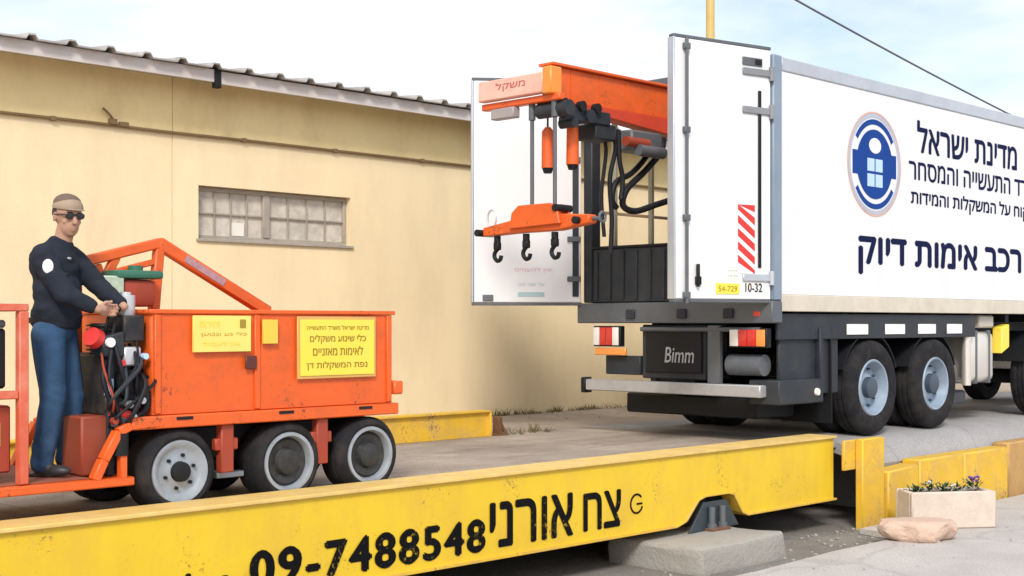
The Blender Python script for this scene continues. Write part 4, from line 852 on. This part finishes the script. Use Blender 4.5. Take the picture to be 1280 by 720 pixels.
q = MB(); q.box(5.02, 5.24, CF+0.12, CF+0.26, 1.0, 1.04, 0.005); q.build('brake_link', RIM, ct)
# fender and platform
def fender(y, sgn):
    q = MB(); w_ = 0.07
    pts = [(4.50, 1.415), (4.30, 1.405), (4.22, 1.37), (4.12, 1.20), (4.06, 1.08)]
    for i in range(len(pts)-1): q.beam((pts[i][0], y, pts[i][1]), (pts[i+1][0], y, pts[i+1][1]), w_, 0.055, 0.006)
    q.beam((4.25, y, 1.36), (4.25, y, 1.07), w_*0.8, 0.045, 0.005, up=(1, 0, 0)); return q
fender(CF-0.005, 1).build('fender', ORANGE, ct); fender(CB+0.005, 1).build('fender', ORANGE, ct)
q = MB(); q.box(3.0, 4.32, CF-0.04, CB+0.04, 1.03, 1.085, 0.008); plf = q.build('operator_platform', ORANGE, ct)
q = MB(); q.box(3.02, 4.05, CF+0.03, CB, 1.086, 1.094, 0.002); q.build('tread_plate', mat('worn_tread', (0.30, 0.09, 0.05), rough=0.7, var=0.3, scale=8, dirt=(0.12, 0.08, 0.06), damt=0.7, dscale=4), plf)
# rear frame left of the operator
q = MB(); 
for y in (CF+0.03, CB-0.05): q.box(3.585, 3.645, y-0.03, y+0.03, 1.09, 2.12, 0.006)
q.box(3.0, 3.645, CF+0.0, CF+0.06, 2.121, 2.165, 0.006); q.box(3.0, 3.584, CF+0.005, CF+0.055, 1.60, 1.65, 0.006); q.box(3.0, 3.06, CF+0.0, CF+0.06, 1.09, 2.12, 0.006)
q.box(3.585, 3.645, CF+0.061, CB-0.081, 2.121, 2.165, 0.006); q.build('guard_frame', mat('faded_red_frame', (0.62, 0.12, 0.06), rough=0.5, var=0.12, dirt=(0.7, 0.4, 0.3), damt=0.4, dscale=5), ct)
q = MB(); q.box(3.10, 3.55, CF+0.10, CF+0.55, 1.66, 2.02, 0.015); bt = q.build('battery_case', BLACK, ct)
q = MB(); q.box(3.10, 3.55, CF+0.10, CF+0.55, 2.022, 2.07, 0.012); q.build('case_lid', MIDSTEEL, bt)
q = MB(); q.box(3.08, 3.57, CF+0.08, CF+0.6, 1.16, 1.56, 0.012); lw = q.build('side_locker', RED, ct)
q = MB(); q.box(3.42, 3.50, CF+0.072, CF+0.079, 1.32, 1.46, 0); q.build('locker_sticker', SIGNYEL, lw)
q = MB(); q.box(4.02, 4.22, CF+0.08, CF+0.42, 1.10, 1.47, 0.012); q.build('tool_box', mat('brick_red_paint', (0.27, 0.045, 0.02), rough=0.55, var=0.15, dirt=(0.2, 0.08, 0.05), damt=0.5, dscale=5), ct)
# roll frame
FYy = 8.22
q = MB(); q.beam((4.22, FYy, 2.44), (4.86, FYy, 2.605), 0.07, 0.07, 0.01); q.beam((4.83, FYy, 2.605), (5.74, FYy, 2.13), 0.075, 0.085, 0.01); q.beam((4.84, FYy, 2.57), (4.80, FYy, 2.14), 0.065, 0.07, 0.01, up=(1, 0, 0))
q.beam((4.30, FYy, 2.34), (4.80, FYy, 2.47), 0.05, 0.04, 0.008); q.beam((4.52, FYy, 2.50), (4.40, FYy, 2.28), 0.05, 0.06, 0.008); q.beam((4.38, FYy, 2.44), (4.43, FYy, 2.28), 0.05, 0.05, 0.008)
q.beam((4.24, FYy, 2.44), (4.24, FYy, 1.45), 0.05, 0.05, 0.006, up=(1, 0, 0)); ra = q.build('roll_frame', ORANGE, ct)
q = MB(); dv = (Vector((5.74, 0, 2.13))-Vector((4.83, 0, 2.605))).normalized()
pA = Vector((4.83, 0, 2.605))+dv*0.22; q.M = Matrix.Identity(4); q.beam((pA.x, FYy-0.041, pA.z), ((pA+dv*0.36).x, FYy-0.041, (pA+dv*0.36).z), 0.004, 0.05, 0); dl = q.build('arm_decal', mat('dull_lilac_decal', (0.42, 0.24, 0.26), rough=0.5, var=0.3, scale=30), ra)
# engine
q = MB(); EX, EY = 4.30, 7.95
q.box(EX-0.12, EX+0.14, EY-0.20, EY+0.22, 1.46, 1.86, 0.02); q.cyl((EX, EY, 1.86), (EX, EY, 2.05), 0.10, seg=18)
for i in range(7): q.cyl((EX, EY, 1.875+i*0.026), (EX, EY, 1.885+i*0.026), 0.125, seg=18)
q.box(EX-0.13, EX+0.13, EY-0.23, EY-0.205, 1.50, 1.62, 0.01); eng = q.build('engine', ENGINE, ct)
q = MB(); q.cyl((EX+0.03, EY-0.215, 1.66), (EX+0.03, EY-0.275, 1.66), 0.10, 0.09, 24); q.cyl((EX+0.03, EY-0.276, 1.66), (EX+0.03, EY-0.29, 1.66), 0.045, seg=16); q.build('flywheel', BLACK, eng)
q = MB(); q.cyl((EX+0.06, EY-0.14, 2.05), (EX+0.06, EY-0.14, 2.23), 0.06, seg=18); q.cyl((EX+0.06, EY-0.14, 2.23), (EX+0.06, EY-0.14, 2.25), 0.035, seg=14); q.build('air_filter', SILVER, eng)
q = MB(); q.box(EX+0.16, EX+0.40, EY+0.06, EY+0.28, 2.16, 2.34, 0.03, 2); tnk = q.build('fuel_tank', RED, eng)
q = MB(); q.box(EX+0.10, EX+0.44, EY+0.03, EY+0.30, 2.345, 2.40, 0.02, 2); q.cyl((EX+0.3, EY+0.16, 2.40), (EX+0.3, EY+0.16, 2.435), 0.05, seg=16); q.build('tank_lid', GREENP, tnk)
q = MB(); q.box(EX+0.0, EX+0.155, EY+0.04, EY+0.10, 2.20, 2.36, 0.01); q.build('control_card', mat('pale_green_plate', (0.45, 0.55, 0.42), rough=0.4, var=0.3, scale=20), eng)
q = MB(); q.tube([(EX+0.13, EY-0.10, 1.8), (EX+0.18, EY-0.2, 1.7), (EX+0.12, EY-0.28, 1.5), (EX+0.0, EY-0.22, 1.42)], 0.022); q.tube([(EX-0.1, EY-0.2, 1.85), (EX-0.16, EY-0.26, 1.7), (EX-0.1, EY-0.28, 1.5), (EX-0.05, EY-0.2, 1.4)], 0.016); q.build('engine_hose', HOSE, eng)
q = MB(); q.box(EX-0.02, EX+0.10, EY-0.27, EY-0.235, 1.78, 1.90, 0.01); q.build('carburettor', SILVER, eng)
q = MB(); q.cyl((EX-0.10, EY-0.25, 1.50), (EX+0.02, EY-0.25, 1.46), 0.035, seg=12); q.build('oil_filter', SIGNRED, eng)
q = MB(); q.cyl((EX-0.11, EY-0.24, 1.60), (EX-0.11, EY-0.24, 1.70), 0.03, seg=12); q.build('sight_glass', PALEBLUE, eng)
# control console the operator holds
KX, KY = 4.235, 7.70
q = MB(); q.box(KX-0.05, KX-0.0, KY+0.02, KY+0.08, 1.09, 1.86, 0.006); q.prism([(KX-0.09, 1.84), (KX+0.05, 1.84), (KX+0.05, 2.0), (KX-0.11, 1.96)], KY-0.02, KY+0.13, 'y', 0.01); kon = q.build('control_console', DKSTEEL, ct)
lev = []
for dy in (0.0, 0.10):
    q = MB(); q.cyl((KX-0.03, KY+dy, 1.97), (KX+0.01, KY+dy, 2.13), 0.010, seg=10); q.ball((KX+0.01, KY+dy, 2.14), 0.022, sub=2); q.build('lever', BLACK, kon)
q = MB(); q.cyl((KX-0.115, KY+0.04, 1.95), (KX-0.16, KY+0.02, 1.97), 0.065, 0.06, 20); q.build('stop_button', SIGNRED, kon)
q = MB(); q.cyl((KX-0.06, KY-0.022, 1.93), (KX-0.06, KY-0.045, 1.93), 0.03, seg=20); q.build('gauge', STRIPEW, kon)
q = MB(); q.tube([(KX-0.02, KY-0.03, 1.90), (KX+0.0, KY-0.07, 1.75), (KX+0.05, KY-0.05, 1.6), (KX+0.06, KY+0.03, 1.45)], 0.014); q.tube([(KX-0.05, KY-0.03, 1.88), (KX-0.09, KY-0.08, 1.7), (KX-0.02, KY-0.06, 1.5), (KX+0.03, KY+0.0, 1.35)], 0.012); q.build('console_hose', HOSE, kon)

# plumbing, brackets and fittings round the engine
rnd = random.Random(21)
q = MB(); q.box(EX-0.10, EX+0.12, EY-0.28, EY-0.22, 1.40, 1.47, 0.006); q.build('hydraulic_block', MIDSTEEL, ct)
q = MB(); q.box(EX-0.02, EX+0.13, EY-0.26, EY-0.06, 1.93, 2.10, 0.012); q.build('muffler_box', ENGINE, ct)
q = MB(); q.cyl((EX-0.06, EY-0.28, 1.36), (EX-0.06, EY-0.28, 1.22), 0.055, seg=18); q.build('hydraulic_filter', BLACK, ct)
for (dx, dz, r_, m_) in ((0.09, 1.56, 0.022, SILVER), (-0.05, 1.80, 0.02, SIGNRED), (0.03, 1.46, 0.018, SILVER), (-0.10, 1.44, 0.022, RED), (0.11, 1.84, 0.02, PALEBLUE), (0.0, 1.54, 0.024, SILVER)):
    q = MB(); q.cyl((EX+dx, EY-0.27, dz), (EX+dx, EY-0.31, dz), r_, seg=12); q.build('fitting', m_, ct)
for k in range(7):
    x0, x1 = EX+rnd.uniform(-.14, .1), EX+rnd.uniform(-.14, .12); z0, z1 = rnd.uniform(1.35, 1.6), rnd.uniform(1.7, 2.05)
    q = MB(); q.tube([(x0, EY-0.22, z0), (x0+rnd.uniform(-.06, .06), EY-rnd.uniform(.28, .36), (z0+z1)/2-.1), (x1+rnd.uniform(-.06, .06), EY-rnd.uniform(.27, .34), (z0+z1)/2+.1), (x1, EY-0.2, z1)], rnd.choice((0.008, 0.011, 0.014)), seg=8); q.build('hydraulic_hose', rnd.choice((HOSE, HOSE, HOSE, RED, DKSTEEL)), ct)

# ------------------------------------------------------------------ operator
PB = Vector((3.97, 7.99, 1.094))
uf = Vector((0.62, -0.785, 0)).normalized(); ul = Vector((-uf.y, uf.x, 0))
def Q(f, l, z): return PB+uf*f+ul*l+Vector((0, 0, z))
BR = Matrix((uf, ul, Vector((0, 0, 1)))).transposed()
pr_ = thing('person', 'man in navy sweatshirt, jeans and tan cap with sunglasses working the cart controls', 'person', PB)
def limb(mb, *pts):
    for i in range(len(pts)-1):
        (a_, ra_), (b_, rb_) = pts[i], pts[i+1]
        mb.cyl(a_, b_, ra_, rb_, seg=18)
        mb.ball(a_, ra_, sub=3)
    mb.ball(pts[-1][0], pts[-1][1], sub=3)
# skeleton
hipR, hipL = Q(0.0, -0.085, 0.92), Q(0.0, 0.085, 0.92)
kneR, kneL = Q(0.035, -0.10, 0.50), Q(0.06, 0.10, 0.50)
ankR, ankL = Q(-0.03, -0.11, 0.09), Q(0.03, 0.11, 0.09)
shR, shL = Q(0.0, -0.175, 1.36), Q(0.045, 0.165, 1.37)
elR, elL = Q(0.165, -0.21, 1.135), Q(0.24, 0.17, 1.17)
wrR, wrL = Q(0.345, -0.135, 1.04), Q(0.43, 0.06, 1.06)
neck, head = Q(0.05, 0, 1.47), Q(0.085, -0.005, 1.62)
# face turned towards the camera
hf = Vector((0.0, -0.99, -0.15)).normalized(); hl = Vector((0, 0, 1)).cross(hf).normalized(); hu = hf.cross(hl)
HR = Matrix((hf, hl, hu)).transposed()
def Hd(f, l, u): return head+hf*f+hl*l+hu*u
b = MB()
limb(b, (hipR, 0.075), (kneR, 0.055), (ankR, 0.04)); limb(b, (hipL, 0.075), (kneL, 0.055), (ankL, 0.04))
b.ball(Q(0, 0, 0.98), 0.12, (0.85, 1.15, 1.0), BR); b.ball(Q(0.0, 0, 1.2), 0.13, (0.75, 1.1, 1.3), BR)
b.cyl(Q(0.02, 0, 1.38), Q(0.07, 0, 1.53), 0.062, 0.055, 20); b.cyl(neck, head+Vector((0, 0, -0.03)), 0.055, 0.056, 20)
limb(b, (shR, 0.045), (elR, 0.038), (wrR, 0.026)); limb(b, (shL, 0.045), (elL, 0.038), (wrL, 0.026))
b.ball(Hd(0, 0, 0.03), 0.1, (1.0, 0.80, 1.02), HR, 4); b.ball(Hd(0.028, 0, -0.045), 0.075, (0.92, 0.80, 1.05), HR, 4)
b.ball(Hd(0.055, 0, -0.088), 0.034, (0.9, 1.1, 0.8), HR)
b.cyl(Hd(0.088, 0, 0.022), Hd(0.112, 0, -0.022), 0.010, 0.016, 12); b.ball(Hd(0.108, 0, -0.024), 0.017, (1, 1.0, 0.8), HR)
b.ball(Hd(0.088, 0, -0.056), 0.016, (0.7, 1.7, 0.5), HR); b.ball(Hd(0.086, 0, -0.070), 0.015, (0.7, 1.5, 0.55), HR)
for s_ in (-1, 1):
    b.ball(Hd(0.075, s_*0.033, 0.018), 0.017, (0.8, 1.1, 0.8), HR); b.ball(Hd(0.06, s_*0.045, -0.02), 0.024, (0.8, 0.7, 0.8), HR)
    b.ball(Hd(-0.005, s_*0.083, 0.0), 0.03, (0.6, 0.28, 1.05), HR)
def hand(mb, wr_, fw, side):
    """palm, four fingers curled round a lever, thumb off the side"""
    fw = Vector(fw).normalized(); dn = Vector((0, 0, -1)); dn = (dn-fw*dn.dot(fw)).normalized(); sd_ = fw.cross(dn)*side
    rot = Matrix((fw, sd_, -dn)).transposed(); pc = wr_+fw*0.05
    mb.ball(pc, 0.048, (1.0, 0.40, 0.85), rot) ; mb.cyl(wr_-fw*0.01, pc, 0.024, 0.03, 14)
    for k, ln in enumerate((0.042, 0.048, 0.045, 0.036)):
        o_ = (k-1.5)*0.021
        p0 = pc+fw*0.034+dn*o_+sd_*0.0; p1 = p0+fw*ln*0.8+sd_*ln*0.35; p2 = p1+fw*ln*0.05+sd_*ln*0.65; p3 = p2-fw*ln*0.5+sd_*ln*0.25
        limb(mb, (p0, 0.0100), (p1, 0.0092), (p2, 0.0086), (p3, 0.0078))
    t0 = wr_+fw*0.028-dn*0.026; t1 = t0-dn*0.022+fw*0.022+sd_*0.014; t2 = t1+fw*0.026+sd_*0.02
    limb(mb, (t0, 0.012), (t1, 0.0105), (t2, 0.009))
hand(b, wrR, Vector((KX+0.01, KY, 2.13))-wrR, -1); hand(b, wrL, Vector((KX+0.01, KY+0.10, 2.13))-wrL, 1)
body = fuse(b, 0.0055, 3).build('body', SKIN, pr_)
# sweatshirt
b = MB()
b.ball(Q(0.01, 0, 1.03), 0.15, (0.92, 1.22, 0.75), BR); b.ball(Q(0.015, 0, 1.16), 0.16, (0.88, 1.15, 1.0), BR); b.ball(Q(0.0, 0, 1.31), 0.165, (0.86, 1.16, 1.0), BR)
b.ball(Q(0.015, 0, 1.385), 0.10, (0.95, 1.7, 0.85), BR); b.ball(Q(-0.06, 0, 1.33), 0.115, (0.8, 1.35, 1.2), BR); b.cyl(Q(0.01, 0, 1.37), Q(0.05, 0, 1.49), 0.125, 0.07, 24)
b.cyl(Q(0.0, 0, 0.93), Q(0.01, 0, 1.03), 0.15, 0.16, 28)
limb(b, (shR, 0.080), (elR+Vector((0, 0, .002)), 0.066)); limb(b, (shL, 0.078), (elL, 0.064))
b.cyl(elR, wrR-(wrR-elR).normalized()*0.015, 0.065, 0.043, 20); b.cyl(elL, wrL-(wrL-elL).normalized()*0.015, 0.063, 0.043, 20)
for p_, r_, s_ in ((Q(0.14, -0.20, 1.26), 0.014, 1), (Q(0.10, -0.235, 1.22), 0.012, 1)): b.ball(p_, 0.05, (1.3, 0.6, 0.4), BR)
sw = fuse(b, 0.010, 16)
for v in sw.bm.verts:
    p_ = v.co; wv = noise.noise(Vector((p_.x*9, p_.y*9, p_.z*17)))*0.010+noise.noise(Vector((p_.x*20, p_.y*20, p_.z*30)))*0.004; v.co += (v.normal if v.normal.length else Vector((0, 0, 0)))*wv
shirt = sw.build('sweatshirt', NAVY, pr_)
pc_ = shR+(elR-shR)*0.30-Vector((0, 0, 0)); od = Vector((-0.5, -0.85, 0.15)).normalized()
M_ = od.to_track_quat('Z', 'Y').to_matrix()
q = MB(); q.ball(pc_+od*0.076, 0.045, (0.72, 1.0, 0.22), M_, 3); q.build('sleeve_patch', PAPER, shirt)
q = MB(); q.ball(Q(0.128, -0.07, 1.36), 0.028, (0.3, 0.9, 0.3), BR, 3); q.build('chest_print', mat('grey_print', (0.42, 0.42, 0.46), rough=0.8), shirt)
# jeans
b = MB(); b.ball(Q(0.0, 0, 0.93), 0.135, (0.92, 1.22, 0.95), BR); b.cyl(Q(0, 0, 0.94), Q(0, 0, 1.0), 0.142, 0.145, 26)
limb(b, (hipR+Vector((0, 0, -0.04)), 0.108), (kneR, 0.083), (ankR+Vector((0, 0, 0.0)), 0.072)); limb(b, (hipL+Vector((0, 0, -0.04)), 0.108), (kneL, 0.083), (ankL, 0.072))
jn = fuse(b, 0.010, 4)
for v in jn.bm.verts:
    p_ = v.co; h_ = p_.z-PB.z; fold = 1.0+0.9*math.exp(-((h_-0.5)/0.07)**2)+1.1*math.exp(-((h_-0.14)/0.08)**2)
    v.co += v.normal*(noise.noise(Vector((p_.x*13, p_.y*13, p_.z*3)))*0.007+(fold-1)*noise.noise(Vector((p_.x*9+p_.z*9, p_.y*9, p_.z*17)))*0.010)
    if v.co.z < PB.z+0.03: v.co.z = PB.z+0.03
jn.build('jeans', JEANS, pr_)
q = MB(); q.lathe([(0.150, 0.0), (0.158, 0.004), (0.158, 0.034), (0.150, 0.038)], Q(0, 0, 0.955), 36, 'z'); q.build('belt', BLACK, pr_)
for an, ff in ((ankR, uf*0.9+ul*-0.15), (ankL, uf*0.95+ul*0.2)):
    ff = ff.normalized(); sl_ = Vector((-ff.y, ff.x, 0)); rot = Matrix((ff, sl_, Vector((0, 0, 1)))).transposed(); b0 = Vector((an.x, an.y, PB.z))
    q = MB(); q.ball(b0+ff*0.02+Vector((0, 0, 0.052)), 0.06, (1.3, 0.78, 0.85), rot); q.ball(b0+ff*0.12+Vector((0, 0, 0.042)), 0.055, (1.5, 0.86, 0.66), rot); q.box(b0.x-0.1, b0.x+0.1, b0.y-0.03, b0.y+0.03, b0.z+0.002, b0.z+0.022, 0.004, rot=rot)
    q = fuse(q, 0.008, 3)
    for v in q.bm.verts: v.co.z = max(v.co.z, PB.z+0.002)
    q.build('shoe', SHOEM, pr_)
# cap and sunglasses
q = MB(); q.ball(Hd(-0.002, 0, 0.058), 0.107, (1.01, 0.85, 0.78), HR, 4)
for v in q.bm.verts:
    if (v.co-head).dot(hu) < 0.055: v.co += hu*(0.055-(v.co-head).dot(hu))
cap = q.build('cap', CAPM, pr_)
q = MB(); q.ball(Hd(-0.012, 0, 0.085), 0.10, (0.97, 0.84, 0.66), HR, 4); q.build('cap_crown', CAPD, cap)
q = MB(); q.ball(Hd(0.098, 0, 0.058), 0.055, (0.75, 1.15, 0.12), HR, 3); q.build('cap_peak', CAPM, cap)
q = MB()
for s_ in (-1, 1):
    q.ball(Hd(0.098, s_*0.034, 0.020), 0.032, (0.22, 1.0, 0.72), HR, 3); q.cyl(Hd(0.09, s_*0.066, 0.026), Hd(0.0, s_*0.088, 0.018), 0.0045, seg=8)
q.cyl(Hd(0.104, -0.01, 0.026), Hd(0.104, 0.01, 0.026), 0.004, seg=8); q.build('sunglasses', GLASSES, pr_)
q = MB(); q.ball(Hd(-0.02, 0, 0.03), 0.1, (0.92, 0.855, 0.75), HR, 3); q.build('hair', mat('short_dark_hair', (0.05, 0.035, 0.028), rough=0.9), pr_)
